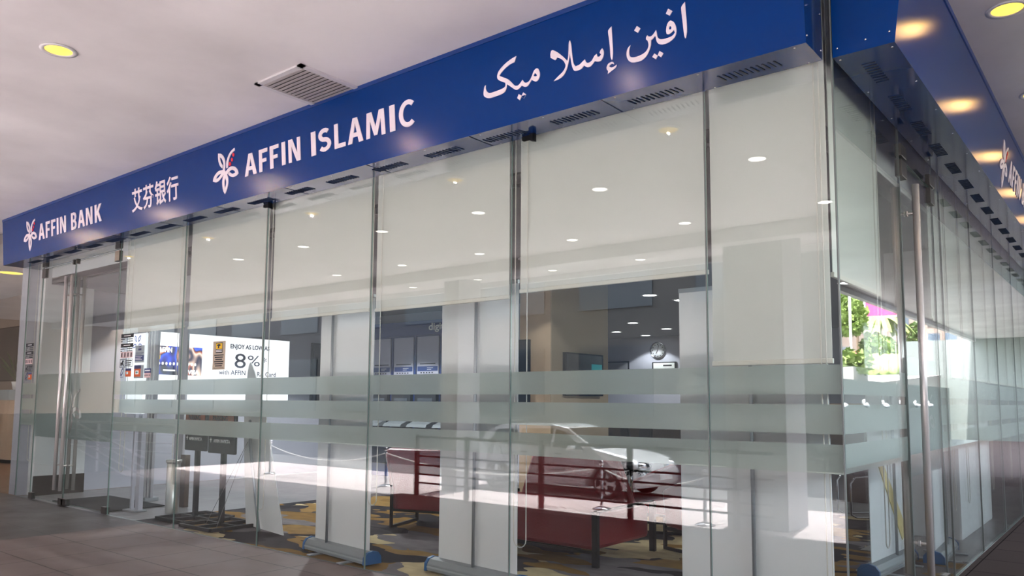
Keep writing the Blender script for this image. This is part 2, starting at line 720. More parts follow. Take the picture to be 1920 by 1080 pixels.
struct('wall_lobby', MB().box(-30, -12.6, 3.3, 3.5, 0, ZC), 'beige_panel', 'beige panelled wall of the neighbouring lobby', 'wall')
p = MB().box(-5.541, -5.0, 4.0, 5.47, 0, ZI)
p = struct('wall_pier', p, 'tan_panel', 'light wooden pier between the cash machines and the banking hall', 'pier')
q = tag(MB().box(-5.0, -4.986, 4.0, 5.47, 0, ZI).build('fabric_panel', 'fabric_panel', p), 'grey-brown fabric cladding on the shaded side')
struct('wall_column', MB().box(-1.0, -.30, 5.3, 7.5, 0, ZC), 'white_paint', 'broad white pillar standing inside the side glazing', 'pillar')

# ---- glazing
GT = .012


def pane_main(name, x0, x1, z0, z1, label, bands=True, cat='window'):
    g = 0.004
    mb = MB()
    x0 += g
    x1 -= g
    V = lambda *a: a
    mb.face([V(x0, 0, z0), V(x1, 0, z0), V(x1, 0, z1), V(x0, 0, z1)])
    mb.face([V(x1, GT, z0), V(x0, GT, z0), V(x0, GT, z1), V(x1, GT, z1)])
    for a, b in (((x0, z0), (x1, z0)), ((x1, z0), (x1, z1)), ((x1, z1), (x0, z1)), ((x0, z1), (x0, z0))):
        mb.face([(a[0], 0, a[1]), (a[0], GT, a[1]), (b[0], GT, b[1]), (b[0], 0, b[1])], 1)
    o = struct(name, mb, ['glass', 'glass_edge'], label, cat)
    if bands:
        for a, b in ((1.092, 1.2625), (1.3212, 1.4944), (1.5537, 1.7273)):
            MB().box(x0, x1, GT + .001, GT + .003, a, b).build('frosted_band', 'frost', o)
    MB().box(x1 - .001, x1 + .007, -.001, GT + .002, max(z0, .0), z1).build('joint_seal', 'seal', o)
    return o


def pane_side(name, y0, y1, z0, z1, label, bands=True, cat='window'):
    g = .004
    y0 += g
    y1 -= g
    mb = MB()
    mb.face([(0, y0, z0), (0, y1, z0), (0, y1, z1), (0, y0, z1)])
    mb.face([(-GT, y1, z0), (-GT, y0, z0), (-GT, y0, z1), (-GT, y1, z1)])
    for a, b in (((y0, z0), (y1, z0)), ((y1, z0), (y1, z1)), ((y1, z1), (y0, z1)), ((y0, z1), (y0, z0))):
        mb.face([(0, a[0], a[1]), (-GT, a[0], a[1]), (-GT, b[0], b[1]), (0, b[0], b[1])], 1)
    o = struct(name, mb, ['glass', 'glass_edge'], label, cat)
    if bands:
        for a, b in ((1.092, 1.2625), (1.3212, 1.4944), (1.5537, 1.7273)):
            MB().box(-GT - .003, -GT - .001, y0, y1, a, b).build('frosted_band', 'frost', o)
    MB().box(-GT - .002, .001, y1 - .001, y1 + .007, z0, z1).build('joint_seal', 'seal', o)
    return o


ZT = 4.27
JX = [-9.17, -7.49, -5.812, -4.134, -2.477, -.831, -.004]
names = ['glass pane beside the double doors, carrying the opening-hours stickers', 'glass pane in front of the two parking sign stands',
         'glass pane in front of the leaning white standee and first banner', 'glass pane between the two roll-up banners, red armchair behind',
         'glass pane with the red sofa and the wall clock behind it', 'narrow glass pane at the corner with the longest blind']
for i in range(6):
    pane_main('window_%d' % (i + 1), JX[i], JX[i + 1], .006, ZT, names[i])
pane_main('window_7', -12.29, -11.725, .006, ZT, 'narrow glass pane on the far side of the double doors')
pane_main('window_8', -11.725, -9.17, 3.49, ZT, 'clear glass strip above the double doors', False)
pane_main('window_9', -16.5, -12.30, .006, ZT, 'glass front of the neighbouring lobby', False)
JY = [2.79, 3.10, 4.67, 6.32, 7.95, 9.6, 11.2, 12.6]
sn = ['narrow glass strip beside the side door', 'side glass pane in front of the second side banner', 'side glass pane in front of the white pillar',
      'side glass pane just beyond the white pillar', 'side glass pane second after the pillar', 'side glass pane third after the pillar', 'last side glass pane at the dark end wall']
pane_side('window_10', .013, 1.6, .006, ZT, 'side glass pane between the shop corner and the single door')
pane_side('window_11', 1.6, 2.79, 3.37, ZT, 'clear glass strip above the single side door', False)
for i in range(7):
    pane_side('window_%d' % (12 + i), JY[i], JY[i + 1], .006, ZT, sn[i])

LOGO_HERE = None


def door_leaf_main(name, x0, x1, label, hx):
    o = pane_main(name, x0, x1, .03, 3.47, label, False, 'door')
    for sgn in (-1, 1):
        y = .085 * sgn + .006
        h = MB().tube([(hx, y, .215), (hx, y, 3.255)], .024, 14)
        for z in (.56, 2.98):
            h.tube([(hx, y, z), (hx, .006 + .01 * sgn, z)], .011, 8)
        h.build('handle', 'steel', o)
    return o


d1 = door_leaf_main('door_1', -11.72, -10.562, 'glass door leaf farther along, hinged at the narrow pane, long steel handle', -10.655)
d2 = door_leaf_main('door_2', -10.552, -9.18, 'glass door leaf beside the sticker pane, with long steel handle', -10.452)
for o, xs, xf in ((d1, -11.72, -10.66), (d2, -9.30, -10.55)):
    MB().box(xs, xs + .13, -.018, .03, 3.33, 3.47).build('patch_fitting', 'dark_steel', o, .003)
    MB().box(xs, xs + .13, -.018, .03, 3.5, 3.62).build('patch_fitting', 'dark_steel', o, .003)
    MB().box(xs, xs + .13, -.02, .032, .008, .1).build('patch_fitting', 'dark_steel', o, .003)
    MB().box(xf, xf + .16, -.02, .032, .008, .1).build('floor_lock', 'dark_steel', o, .003)
    MB().box(xf + .03, xf + .07, -.018, .03, 3.43, 3.5).build('door_stop', 'dark_steel', o, .002)
d3 = pane_side('door_3', 1.61, 2.78, .03, 3.35, 'single glass door on the side front with tall steel handles', False, 'door')
for sgn in (-1, 1):
    x = .075 * sgn - .006
    h = MB().tube([(x, 1.79, .24), (x, 1.79, 3.18)], .026, 14)
    for z in (.47, 2.96):
        h.tube([(x, 1.79, z), (-.006 + .008 * sgn, 1.79, z)], .012, 8)
        h.tube([(-.006 + .008 * sgn, 1.79, z), (-.006 + .014 * sgn, 1.79, z)], .022, 12)
    h.build('handle', 'steel', d3)
for y in (1.6, 2.62):
    MB().box(-.03, .02, y, y + .17, 3.22, 3.35).build('patch_fitting', 'dark_steel', d3, .003)
    MB().box(-.03, .02, y, y + .17, 3.375, 3.47).build('patch_fitting', 'dark_steel', d3, .003)
    MB().box(-.03, .02, y, y + .15, .008, .1).build('patch_fitting', 'dark_steel', d3, .003)

# ---------------------------------------------------------------- lettering outlines
JAWI=[[(-2.16,0.497),(-2.177,0.456),(-2.221,0.45),(-2.272,0.432),(-2.311,0.408),(-2.329,0.391),(-2.294,0.371),(-2.245,0.342),(-2.21,0.306),(-2.186,0.281),(-2.156,0.273),(-2.131,0.286),(-2.111,0.305),(-2.092,0.28),(-2.066,0.274),(-2.041,0.287),(-2.022,0.311),(-2.003,0.342),(-1.981,0.355),(-1.964,0.351),(-1.952,0.324),(-1.951,0.295),(-1.965,0.27),(-1.986,0.261),(-2.012,0.273),(-2.027,0.284),(-2.042,0.268),(-2.064,0.248),(-2.091,0.247),(-2.12,0.264),(-2.145,0.249),(-2.173,0.245),(-2.2,0.262),(-2.229,0.286),(-2.259,0.309),(-2.264,0.283),(-2.281,0.258),(-2.319,0.247),(-2.376,0.244),(-2.428,0.244),(-2.46,0.253),(-2.485,0.27),(-2.492,0.289),(-2.487,0.323),(-2.478,0.348),(-2.468,0.354),(-2.469,0.329),(-2.457,0.301),(-2.432,0.284),(-2.381,0.282),(-2.317,0.285),(-2.285,0.291),(-2.273,0.305),(-2.274,0.324),(-2.302,0.339),(-2.332,0.357),(-2.349,0.376),(-2.348,0.403),(-2.332,0.428),(-2.302,0.45),(-2.257,0.472),(-2.206,0.488)],[(-1.992,0.325),(-1.98,0.312),(-1.976,0.299),(-1.99,0.299),(-2.007,0.307),(-2.001,0.32)],[(-2.151,0.207),(-2.123,0.189),(-2.143,0.159),(-2.167,0.181)],[(-2.108,0.21),(-2.083,0.188),(-2.106,0.164),(-2.128,0.184)],[(-1.676,0.478),(-1.668,0.447),(-1.664,0.391),(-1.659,0.334),(-1.652,0.301),(-1.637,0.28),(-1.604,0.283),(-1.587,0.292),(-1.558,0.308),(-1.547,0.284),(-1.526,0.276),(-1.501,0.285),(-1.479,0.31),(-1.46,0.32),(-1.455,0.298),(-1.437,0.295),(-1.425,0.306),(-1.436,0.321),(-1.426,0.337),(-1.414,0.346),(-1.404,0.326),(-1.406,0.295),(-1.418,0.273),(-1.436,0.262),(-1.46,0.266),(-1.478,0.274),(-1.497,0.258),(-1.516,0.247),(-1.54,0.248),(-1.567,0.267),(-1.589,0.251),(-1.621,0.246),(-1.646,0.25),(-1.657,0.263),(-1.669,0.3),(-1.675,0.343),(-1.68,0.384),(-1.688,0.352),(-1.701,0.309),(-1.72,0.268),(-1.75,0.238),(-1.789,0.226),(-1.83,0.223),(-1.788,0.248),(-1.748,0.27),(-1.724,0.297),(-1.723,0.319),(-1.741,0.35),(-1.77,0.374),(-1.793,0.386),(-1.799,0.375),(-1.811,0.371),(-1.848,0.398),(-1.848,0.426),(-1.84,0.447),(-1.826,0.448),(-1.79,0.424),(-1.747,0.384),(-1.716,0.35),(-1.706,0.335),(-1.698,0.354),(-1.69,0.412),(-1.685,0.461)],[(-1.333,0.474),(-1.332,0.428),(-1.331,0.351),(-1.331,0.29),(-1.337,0.248),(-1.343,0.245),(-1.35,0.269),(-1.352,0.332),(-1.357,0.4),(-1.361,0.449),(-1.351,0.462)],[(-1.337,0.231),(-1.328,0.22),(-1.329,0.212),(-1.343,0.221),(-1.361,0.214),(-1.365,0.205),(-1.345,0.194),(-1.321,0.198),(-1.306,0.204),(-1.313,0.188),(-1.34,0.175),(-1.367,0.164),(-1.379,0.159),(-1.375,0.177),(-1.383,0.189),(-1.385,0.205),(-1.373,0.225),(-1.354,0.232)],[(-0.789,0.47),(-0.787,0.412),(-0.784,0.339),(-0.785,0.277),(-0.794,0.239),(-0.8,0.238),(-0.805,0.264),(-0.811,0.347),(-0.816,0.421),(-0.814,0.446)],[(-0.893,0.381),(-0.875,0.367),(-0.861,0.338),(-0.857,0.303),(-0.867,0.272),(-0.892,0.253),(-0.924,0.243),(-0.961,0.244),(-0.987,0.256),(-1.0,0.277),(-1.006,0.308),(-1.011,0.314),(-1.028,0.3),(-1.04,0.295),(-1.044,0.26),(-1.06,0.225),(-1.083,0.197),(-1.117,0.181),(-1.156,0.181),(-1.19,0.188),(-1.211,0.204),(-1.224,0.23),(-1.226,0.261),(-1.216,0.288),(-1.195,0.306),(-1.205,0.275),(-1.206,0.245),(-1.196,0.226),(-1.171,0.217),(-1.138,0.216),(-1.098,0.223),(-1.073,0.238),(-1.06,0.264),(-1.064,0.295),(-1.077,0.311),(-1.074,0.325),(-1.065,0.335),(-1.057,0.325),(-1.038,0.32),(-1.019,0.331),(-1.001,0.351),(-0.997,0.33),(-0.993,0.304),(-0.978,0.285),(-0.954,0.277),(-0.917,0.275),(-0.885,0.28),(-0.868,0.294),(-0.873,0.315),(-0.889,0.303),(-0.91,0.297),(-0.926,0.303),(-0.929,0.324),(-0.92,0.361),(-0.906,0.378)],[(-0.9,0.349),(-0.89,0.337),(-0.893,0.324),(-0.906,0.324),(-0.909,0.338)],[(-0.907,0.463),(-0.879,0.439),(-0.899,0.415),(-0.925,0.435)],[(-1.139,0.419),(-1.114,0.395),(-1.135,0.372),(-1.161,0.394)],[(-1.02,0.201),(-0.997,0.18),(-1.011,0.16),(-1.037,0.182)],[(-0.982,0.207),(-0.956,0.185),(-0.973,0.163),(-0.997,0.183)]]
LOGO=[[(-0.068,0.198),(-0.015,0.186),(0.032,0.151),(0.06,0.103),(0.062,0.044),(0.052,-0.002),(0.066,-0.023),(0.1,-0.005),(0.148,0.012),(0.204,0.011),(0.259,-0.011),(0.294,-0.046),(0.309,-0.082),(0.264,-0.1),(0.198,-0.102),(0.143,-0.081),(0.111,-0.055),(0.145,-0.04),(0.163,-0.053),(0.2,-0.068),(0.252,-0.064),(0.234,-0.043),(0.193,-0.025),(0.151,-0.027),(0.117,-0.045),(0.092,-0.057),(0.11,-0.091),(0.112,-0.144),(0.095,-0.194),(0.069,-0.232),(0.041,-0.258),(0.012,-0.217),(-0.001,-0.162),(-0.001,-0.114),(0.012,-0.074),(0.031,-0.051),(-0.009,-0.07),(-0.068,-0.097),(-0.127,-0.104),(-0.185,-0.085),(-0.169,-0.048),(-0.123,-0.013),(-0.063,0.008),(0.005,0.007),(0.019,0.009),(0.031,0.055),(0.021,0.094),(0.001,0.127),(-0.031,0.152),(-0.03,0.12),(-0.01,0.084),(0.017,0.055),(0.01,0.022),(-0.031,0.051),(-0.058,0.093),(-0.07,0.143)],[(-0.016,-0.029),(-0.046,-0.048),(-0.086,-0.065),(-0.12,-0.067),(-0.105,-0.048),(-0.065,-0.031)],[(0.057,-0.087),(0.073,-0.117),(0.071,-0.158),(0.05,-0.2),(0.039,-0.158),(0.042,-0.116)],[(0.247,0.198),(0.25,0.171),(0.202,0.154),(0.159,0.126),(0.133,0.089),(0.12,0.049),(0.115,0.013),(0.082,0.011),(0.086,0.066),(0.106,0.11),(0.146,0.155),(0.194,0.182)]]
LOGODOTS=[[(0.241,0.126),(0.235,0.112),(0.221,0.109),(0.207,0.118),(0.202,0.133),(0.209,0.147),(0.223,0.15),(0.236,0.142)],[(0.212,0.079),(0.206,0.065),(0.193,0.061),(0.18,0.07),(0.175,0.086),(0.182,0.1),(0.195,0.104),(0.208,0.095)],[(0.172,0.042),(0.166,0.028),(0.151,0.024),(0.138,0.033),(0.133,0.049),(0.14,0.064),(0.154,0.068),(0.167,0.059)]]



def frosted_cut(parent, loops, M, planes):
    o = shape('frosted_panel', loops, M, .002, 'frost_door', parent, False)
    bm = bmesh.new()
    bm.from_mesh(o.data)
    for co, no in planes:
        bmesh.ops.bisect_plane(bm, geom=bm.verts[:] + bm.edges[:] + bm.faces[:], plane_co=co, plane_no=no, clear_outer=True)
    bm.to_mesh(o.data)
    bm.free()


# frosted panels of the doors with the petal emblem left clear
EMB = [[(x * 1.4, z * 1.4) for x, z in smooth_loop(lp)] for lp in LOGO]
FD = frame((-10.557, GT + .0035, 1.36), (1, 0, 0), (0, 0, 1))
RC = [[(-1.158, -.43), (1.372, -.43), (1.372, .497), (-1.158, .497)]]
frosted_cut(d1, RC + EMB, FD, [((-10.567, 0, 0), (1, 0, 0))])
frosted_cut(d2, RC + EMB, FD, [((-10.546, 0, 0), (-1, 0, 0))])
frosted_cut(d3, [[(-.68, -.437), (.475, -.437), (.475, .46), (-.68, .46)]] + [[(x * .95, z * .95) for x, z in lp] for lp in [smooth_loop(q) for q in LOGO]], frame((-GT - .0035, 2.3, 1.4), (0, 1, 0), (0, 0, 1)), [])

# glyphs of the bold sign lettering, cap height 1: (width, loops)
def ring(cx, cy, rx, ry, a0, a1, w, n=14):
    """thick open arc as one closed outline, angles in degrees"""
    o, i = [], []
    for k in range(n + 1):
        a = math.radians(a0 + (a1 - a0) * k / n)
        o.append((cx + rx * math.cos(a), cy + ry * math.sin(a)))
        i.append((cx + (rx - w) * math.cos(a), cy + (ry - w * .92) * math.sin(a)))
    return o + i[::-1]


def stroke(pts, w):
    L, R = [], []
    n = len(pts)
    for i in range(n):
        a = Vector(pts[max(i - 1, 0)])
        b = Vector(pts[min(i + 1, n - 1)])
        d = (b - a).normalized()
        q = Vector((-d.y, d.x)) * w / 2
        p = Vector(pts[i])
        L.append(tuple(p + q))
        R.append(tuple(p - q))
    return L + R[::-1]


def s_curve():
    pts = []
    for k in range(13):
        a = math.radians(35 + (270 - 35) * k / 12)
        pts.append((.335 + .215 * math.cos(a), .725 + .19 * math.sin(a)))
    for k in range(1, 13):
        a = math.radians(90 - (90 + 145) * k / 12)
        pts.append((.335 + .235 * math.cos(a), .29 + .205 * math.sin(a) + .035))
    return stroke(pts, .175)


W = .185
GLY = {
    'A': (.70, [[(0, 0), (.2, 0), (.25, .24), (.47, .24), (.52, 0), (.73, 0), (.47, 1), (.255, 1)], [(.285, .41), (.36, .78), (.435, .41)]]),
    'F': (.52, [[(0, 0), (W, 0), (W, .41), (.43, .41), (.43, .57), (W, .57), (W, .83), (.5, .83), (.5, 1), (0, 1)]]),
    'I': (.20, [[(0, 0), (W + .01, 0), (W + .01, 1), (0, 1)]]),
    'N': (.66, [[(0, 0), (.165, 0), (.165, .67), (.42, 0), (.62, 0), (.62, 1), (.455, 1), (.455, .36), (.21, 1), (0, 1)]]),
    'S': (.62, [s_curve()]),
    'L': (.52, [[(0, 0), (.52, 0), (.52, .17), (W, .17), (W, 1), (0, 1)]]),
    'M': (.85, [[(0, 0), (.165, 0), (.185, .66), (.35, .06), (.49, .06), (.655, .66), (.675, 0), (.845, 0), (.80, 1), (.585, 1), (.42, .4), (.26, 1), (.045, 1)]]),
    'C': (.60, [ring(.43, .5, .43, .51, 48, 312, .19, 22)]),
    'B': (.58, [[(0, 0), (.3, 0), (.45, .03), (.54, .12), (.565, .26), (.54, .39), (.43, .51), (.51, .6), (.54, .74), (.51, .88), (.42, .97), (.29, 1), (0, 1)],
                [(.18, .58), (.27, .58), (.345, .62), (.36, .72), (.34, .81), (.27, .85), (.18, .85)], [(.18, .15), (.28, .15), (.36, .19), (.38, .28), (.36, .38), (.28, .43), (.18, .43)]]),
    'K': (.62, [[(0, 0), (W, 0), (W, .36), (.24, .44), (.43, 0), (.65, 0), (.37, .58), (.62, 1), (.41, 1), (W, .62), (W, 1), (0, 1)]]),
}


def word_loops(placed, h):
    """placed: (letter, x0, x1) -> loops scaled into those limits"""
    out = []
    for ch, x0, x1 in placed:
        w, loops = GLY[ch]
        xs = [x for lp in loops for x, _ in lp]
        a, b = min(xs), max(xs)
        for lp in loops:
            out.append([(x0 + (x - a) / (b - a) * (x1 - x0), y * h) for x, y in lp])
    return out


ISL = [('A', -5.756, -5.540), ('F', -5.497, -5.350), ('F', -5.309, -5.160), ('I', -5.111, -5.052), ('N', -5.0, -4.812), ('I', -4.644, -4.575), ('S', -4.532, -4.350),
       ('L', -4.300, -4.145), ('A', -4.112, -3.902), ('M', -3.862, -3.612), ('I', -3.556, -3.490), ('C', -3.440, -3.256)]
BNK = [('A', -11.075, -10.860), ('F', -10.815, -10.670), ('F', -10.625, -10.480), ('I', -10.435, -10.376), ('N', -10.322, -10.130),
       ('B', -9.960, -9.790), ('A', -9.750, -9.535), ('N', -9.495, -9.305), ('K', -9.235, -9.035)]

# ---------------------------------------------------------------- fascia signs
SB = 3.57
SX0, SX1, SD = -12.49, -.056, .30
LEAN = .054
sign = thing('fascia_sign', 'long blue fascia sign with white bank lettering above the main glass front', 'sign')
tag(sign, group='blue fascia signs')
mb = MB()
mb.hexa([(SX0, -SD, SB), (SX1, -SD, SB), (SX1, -.002, SB), (SX0, -.002, SB), (SX0, -SD - LEAN, ZC), (SX1, -SD - LEAN, ZC), (SX1, -.002, ZC), (SX0, -.002, ZC)])
for f in mb.bm.faces:
    c = f.calc_center_median()
    f.material_index = 0 if c.y < -.25 else 1
mb.build('sign_box', ['blue_sign', 'blue_gloss'], sign)
# folded lip along the top edge of the face
MB().hexa([(SX0, -SD - LEAN - .004, ZC - .035), (SX1, -SD - LEAN - .004, ZC - .035), (SX1, -SD - LEAN + .02, ZC - .035), (SX0, -SD - LEAN + .02, ZC - .035),
           (SX0, -SD - LEAN - .006, ZC - .001), (SX1, -SD - LEAN - .006, ZC - .001), (SX1, -SD - LEAN + .02, ZC - .001), (SX0, -SD - LEAN + .02, ZC - .001)]).build('top_lip', 'sign_edge', sign)
FM = frame((0, -SD - .004, SB), (1, 0, 0), (0, -LEAN, ZC - SB))
EYE = FM.to_3x3()


def onface(x, w):
    return FM @ Matrix.Translation((x, w, 0))


for wd, ltr, h, z0 in (('AFFIN', ISL[:5], .226, .219), ('ISLAMIC', ISL[5:], .226, .219), ('AFFIN', BNK[:5], .232, .222), ('BANK', BNK[5:], .232, .222)):
    tag(shape('lettering', word_loops(ltr, h), onface(0, z0), .006, 'lettering', sign, False), 'white capital word ' + wd)
tag(shape('lettering', JAWI, onface(0, 0), .006, 'lettering', sign), 'white Jawi script')
cn = '\u827e\u82ac\u94f6\u884c'
for i, ch in enumerate(cn):
    x0 = (-8.205, -7.925, -7.635, -7.355)[i]
    text('lettering', ch, .30, onface(x0, .232), 'lettering', sign, .006, .0042, width=.262)
for nm, x in (('AFFIN ISLAMIC', -6.18), ('AFFIN BANK', -11.45)):
    lg = shape('logo', LOGO, onface(x, .36), .006, 'lettering', sign)
    tag(lg, 'white five-petal emblem before ' + nm)
    for d in LOGODOTS:
        shape('logo_dot', [d], onface(x, .36), .006, 'red_vinyl', lg)
# louvred slots and panel joints of the underside
k = 0
for i in range(18):
    xc = -.475 - i * .66
    if xc < -12.2:
        break
    v = MB()
    for j in range(11):
        x = xc - .18 + j * .036
        v.hexa([(x, -.175, SB - .004), (x + .009, -.175, SB - .004), (x + .025, -.085, SB - .004), (x + .015, -.085, SB - .004),
                (x, -.175, SB + .002), (x + .009, -.175, SB + .002), (x + .025, -.085, SB + .002), (x + .015, -.085, SB + .002)])
    v.build('louvre_vent', 'black_slot', sign)
for i in range(9):
    x = -1.45 - i * 1.22
    MB().box(x, x + .006, -SD + .004, -.004, SB - .0025, SB + .001).build('panel_joint', 'black_slot', sign)
v = MB()
for i in range(20):
    for y in (-.275, -.02):
        v.blob((-.13 - i * .61, y, SB - .001), (.008, .008, .005), sub=1)
for z in (3.62, 3.85, 4.1):
    v.blob((SX1 + .001, -.03, z), (.005, .008, .008), sub=1)
    v.blob((SX1 + .001, -.28, z), (.005, .008, .008), sub=1)
tag(v.build('rivet', 'chrome', sign), kind='stuff')
for x in (-2.28, -5.78):
    b = MB().box(x - .06, x + .02, -.04, -.012, SB - .035, SB - .003)
    b.hexa([(x + .02, -.06, SB - .05), (x + .06, -.06, SB - .06), (x + .06, -.012, SB - .06), (x + .02, -.012, SB - .05), (x + .02, -.06, SB - .012), (x + .06, -.06, SB), (x + .06, -.012, SB), (x + .02, -.012, SB - .012)])
    b.build('bracket', 'black_metal', sign)

sign2 = thing('fascia_sign', 'blue fascia sign turning the corner above the side glass, orange lamp reflections on it', 'sign')
tag(sign2, group='blue fascia signs')
D2, LEAN2 = .347, .088
mb = MB()
Y0, Y1 = .003, 14.0
mb.hexa([(.002, Y0, SB), (D2, Y0, SB), (D2, Y1, SB), (.002, Y1, SB), (.002, Y0, ZC), (D2 + LEAN2, Y0, ZC), (D2 + LEAN2, Y1, ZC), (.002, Y1, ZC)])
for f in mb.bm.faces:
    c = f.calc_center_median()
    f.material_index = 0 if (c.x > .3 or c.y < .2) and c.z > SB + .1 else 1
mb.build('sign_box', ['blue_sign', 'blue_gloss'], sign2)
MB().hexa([(D2 + LEAN2 - .02, Y0, ZC - .035), (D2 + LEAN2 + .002, Y0, ZC - .035), (D2 + LEAN2 + .002, Y1, ZC - .035), (D2 + LEAN2 - .02, Y1, ZC - .035),
           (D2 + LEAN2 - .02, Y0, ZC - .001), (D2 + LEAN2 + .006, Y0, ZC - .001), (D2 + LEAN2 + .006, Y1, ZC - .001), (D2 + LEAN2 - .02, Y1, ZC - .001)]).build('top_lip', 'sign_edge', sign2)
FM2 = frame((D2 + .004, 0, SB), (0, 1, 0), (LEAN2, 0, ZC - SB))
lg = shape('logo', LOGO, FM2 @ Matrix.Translation((4.18, .33, 0)), .006, 'lettering', sign2)
for d in LOGODOTS:
    shape('logo_dot', [d], FM2 @ Matrix.Translation((4.18, .33, 0)), .006, 'red_vinyl', lg)
for wd, ltr in (('AFFIN', BNK[:5]), ('BANK', BNK[5:])):
    tag(shape('lettering', word_loops([(c, a + 15.68, b + 15.68) for c, a, b in ltr], .232), FM2 @ Matrix.Translation((0, .222, 0)), .006, 'lettering', sign2, False), 'white capital word ' + wd)
for i in range(20):
    yc = .38 + i * .64
    v = MB()
    for j in range(9):
        y = yc - .17 + j * .042
        v.box(.11, .19, y, y + .009, SB - .004, SB + .002)
    v.build('louvre_vent', 'black_slot', sign2)
v = MB()
for i in range(22):
    for x in (.03, .32):
        v.blob((x, .06 + i * .62, SB - .001), (.008, .008, .005), sub=1)
for x, z in ((.03, 3.62), (.19, 3.63), (.32, 3.64), (.03, 3.95), (.32, 3.95)):
    v.blob((x, Y0 - .001, z), (.008, .005, .008), sub=1)
tag(v.build('rivet', 'chrome', sign2), kind='stuff')


# ---------------------------------------------------------------- ceiling fittings
def downlight(loc, label, group, lamp, r=.105, power=0., col=(1, .85, .6), trim='trim_white', cone=120, r_l=.06):
    t = thing('downlight', label, 'ceiling light', loc, group)
    MB().lathe([(r, 0.0), (r + .028, -.004), (r + .03, -.011), (r - .002, -.012), (r - .006, -.006)], seg=28).build('trim_ring', trim, t)
    MB().lathe([(0, -.006), (r - .004, -.0055), (r - .004, -.004), (0, -.004)], seg=28).build('diffuser', lamp, t)
    if power:
        L = bpy.data.lights.new('downlight', 'SPOT')
        L.energy = power
        L.color = col
        L.spot_size = math.radians(cone)
        L.spot_blend = .15
        L.shadow_soft_size = r_l
        o = bpy.data.objects.new('downlight_lamp', L)
        COL.objects.link(o)
        o.parent = t
        o.location = (0, 0, -.04)
    return t


G1 = 'warm downlights over the walkway'
for i, x in enumerate((-2.3, -5.28, -8.2, -11.1, -14.0)):
    downlight((x, -2.32, ZC), ['warm round downlight over the corner end of the walkway, out of the picture above', 'round warm-yellow downlight in the plaster ceiling, well clear of the square vent',
                               'warm downlight over the walkway opposite the parking signs', 'warm downlight over the walkway opposite the double doors', 'warm downlight over the walkway beyond the doors'][i], G1, 'downlight_warm', power=4.5, cone=178, col=(1, .72, .55), r_l=.008)
for i, y in enumerate((-.35, 1.57, 3.5, 5.45, 7.4, 9.35)):
    downlight((.745, y, ZC), ['warm downlight before the shop corner', 'round warm-yellow downlight in the ceiling beside the side sign', 'warm downlight second along the side sign', 'warm downlight third along the side sign',
                              'warm downlight fourth along the side sign', 'warm downlight fifth along the side sign'][i], 'warm downlights beside the side sign', 'downlight_warm', power=.55, cone=178, col=(1, .55, .2))
for r, y in enumerate((-3.8, -6.25, -8.6)):
    for i in range(6):
        downlight((-1.95 - 2.12 * i, y, ZC), 'cool round downlight in the outer walkway ceiling, seen mirrored in the glass', 'outer ceiling downlights', 'downlight_cool', r=.10)
vent = thing('ceiling_vent', 'square slatted air grille in the plaster ceiling just behind the sign edge', 'vent', (-4.29, -.63, ZC))
w = .335
f = MB()
for a in ((-w, w, -w, -w + .05), (-w, w, w - .05, w), (-w, -w + .05, -w, w), (w - .05, w, -w, w)):
    f.box(a[0], a[1], a[2], a[3], -.016, 0)
f.build('frame', 'trim_white', vent)
MB().box(-w + .04, w - .04, -w + .04, w - .04, -.002, -.001).build('backing', 'dark_steel', vent)
for i in range(12):
    y = -w + .055 + i * .0468
    MB().hexa([(-w + .05, y, -.016), (w - .05, y, -.016), (w - .05, y + .040, -.009), (-w + .05, y + .040, -.009), (-w + .05, y, -.013), (w - .05, y, -.013), (w - .05, y + .040, -.006), (-w + .05, y + .040, -.006)]).build('slat', 'vent_slat', vent)


# ---------------------------------------------------------------- roller blinds
def chain_loop(name, x, y, z1, z0, w, parent, axis=0):
    pts = []
    for k in range(9):
        a = math.pi * k / 8
        pts.append((-w / 2 * math.cos(a), -w / 2 * math.sin(a)))
    L = [(-w / 2, z1 - z0)] + pts + [(w / 2, z1 - z0)]
    P = [((x + u, y, z0 + v) if axis == 0 else (x, y + u, z0 + v)) for u, v in L]
    return MB().tube(P, .0042, 6).build(name, 'chain', parent)


BL = [(-9.135, -7.58, 2.352, 'pale roller blind nearest the double doors, half lowered'), (-7.485, -5.885, 2.328, 'pale roller blind over the lit screen, second from the doors'),
      (-5.79, -4.235, 2.325, 'pale roller blind above the first roll-up banner'), (-4.145, -2.555, 2.315, 'pale roller blind above the cash machines and second banner'),
      (-2.44, -.857, 2.348, 'pale roller blind above the wall clock'), (-.828, -.075, 1.737, 'narrow pale roller blind at the corner, lowered farthest')]
CH = [(-8.98, .62), (-7.63, .56), (-5.86, .42), (-4.12, .62), (-2.42, .45), (-.12, .1)]
for i, (x0, x1, zb, lab) in enumerate(BL):
    t = thing('roller_blind', lab, 'blind', group='roller blinds of the main front')
    MB().box(x0, x1, .078, .082, zb + .03, 4.2).build('fabric', 'blind', t)
    MB().box(x0 - .005, x1 + .005, .068, .092, zb, zb + .032).build('bottom_rail', 'blind_rail', t, .004)
    MB().tube([(x0, .09, 4.22), (x1, .09, 4.22)], .03, 12).build('roller_tube', 'alu', t)
    for xb in (x0 + .01, x1 - .03):
        MB().box(xb, xb + .02, .03, .24, 4.2, ZC).build('bracket', 'alu', t)
    c, z0 = CH[i]
    chain_loop('bead_chain', c, .062, 4.2, z0, .12 if i != 5 else .03, t)
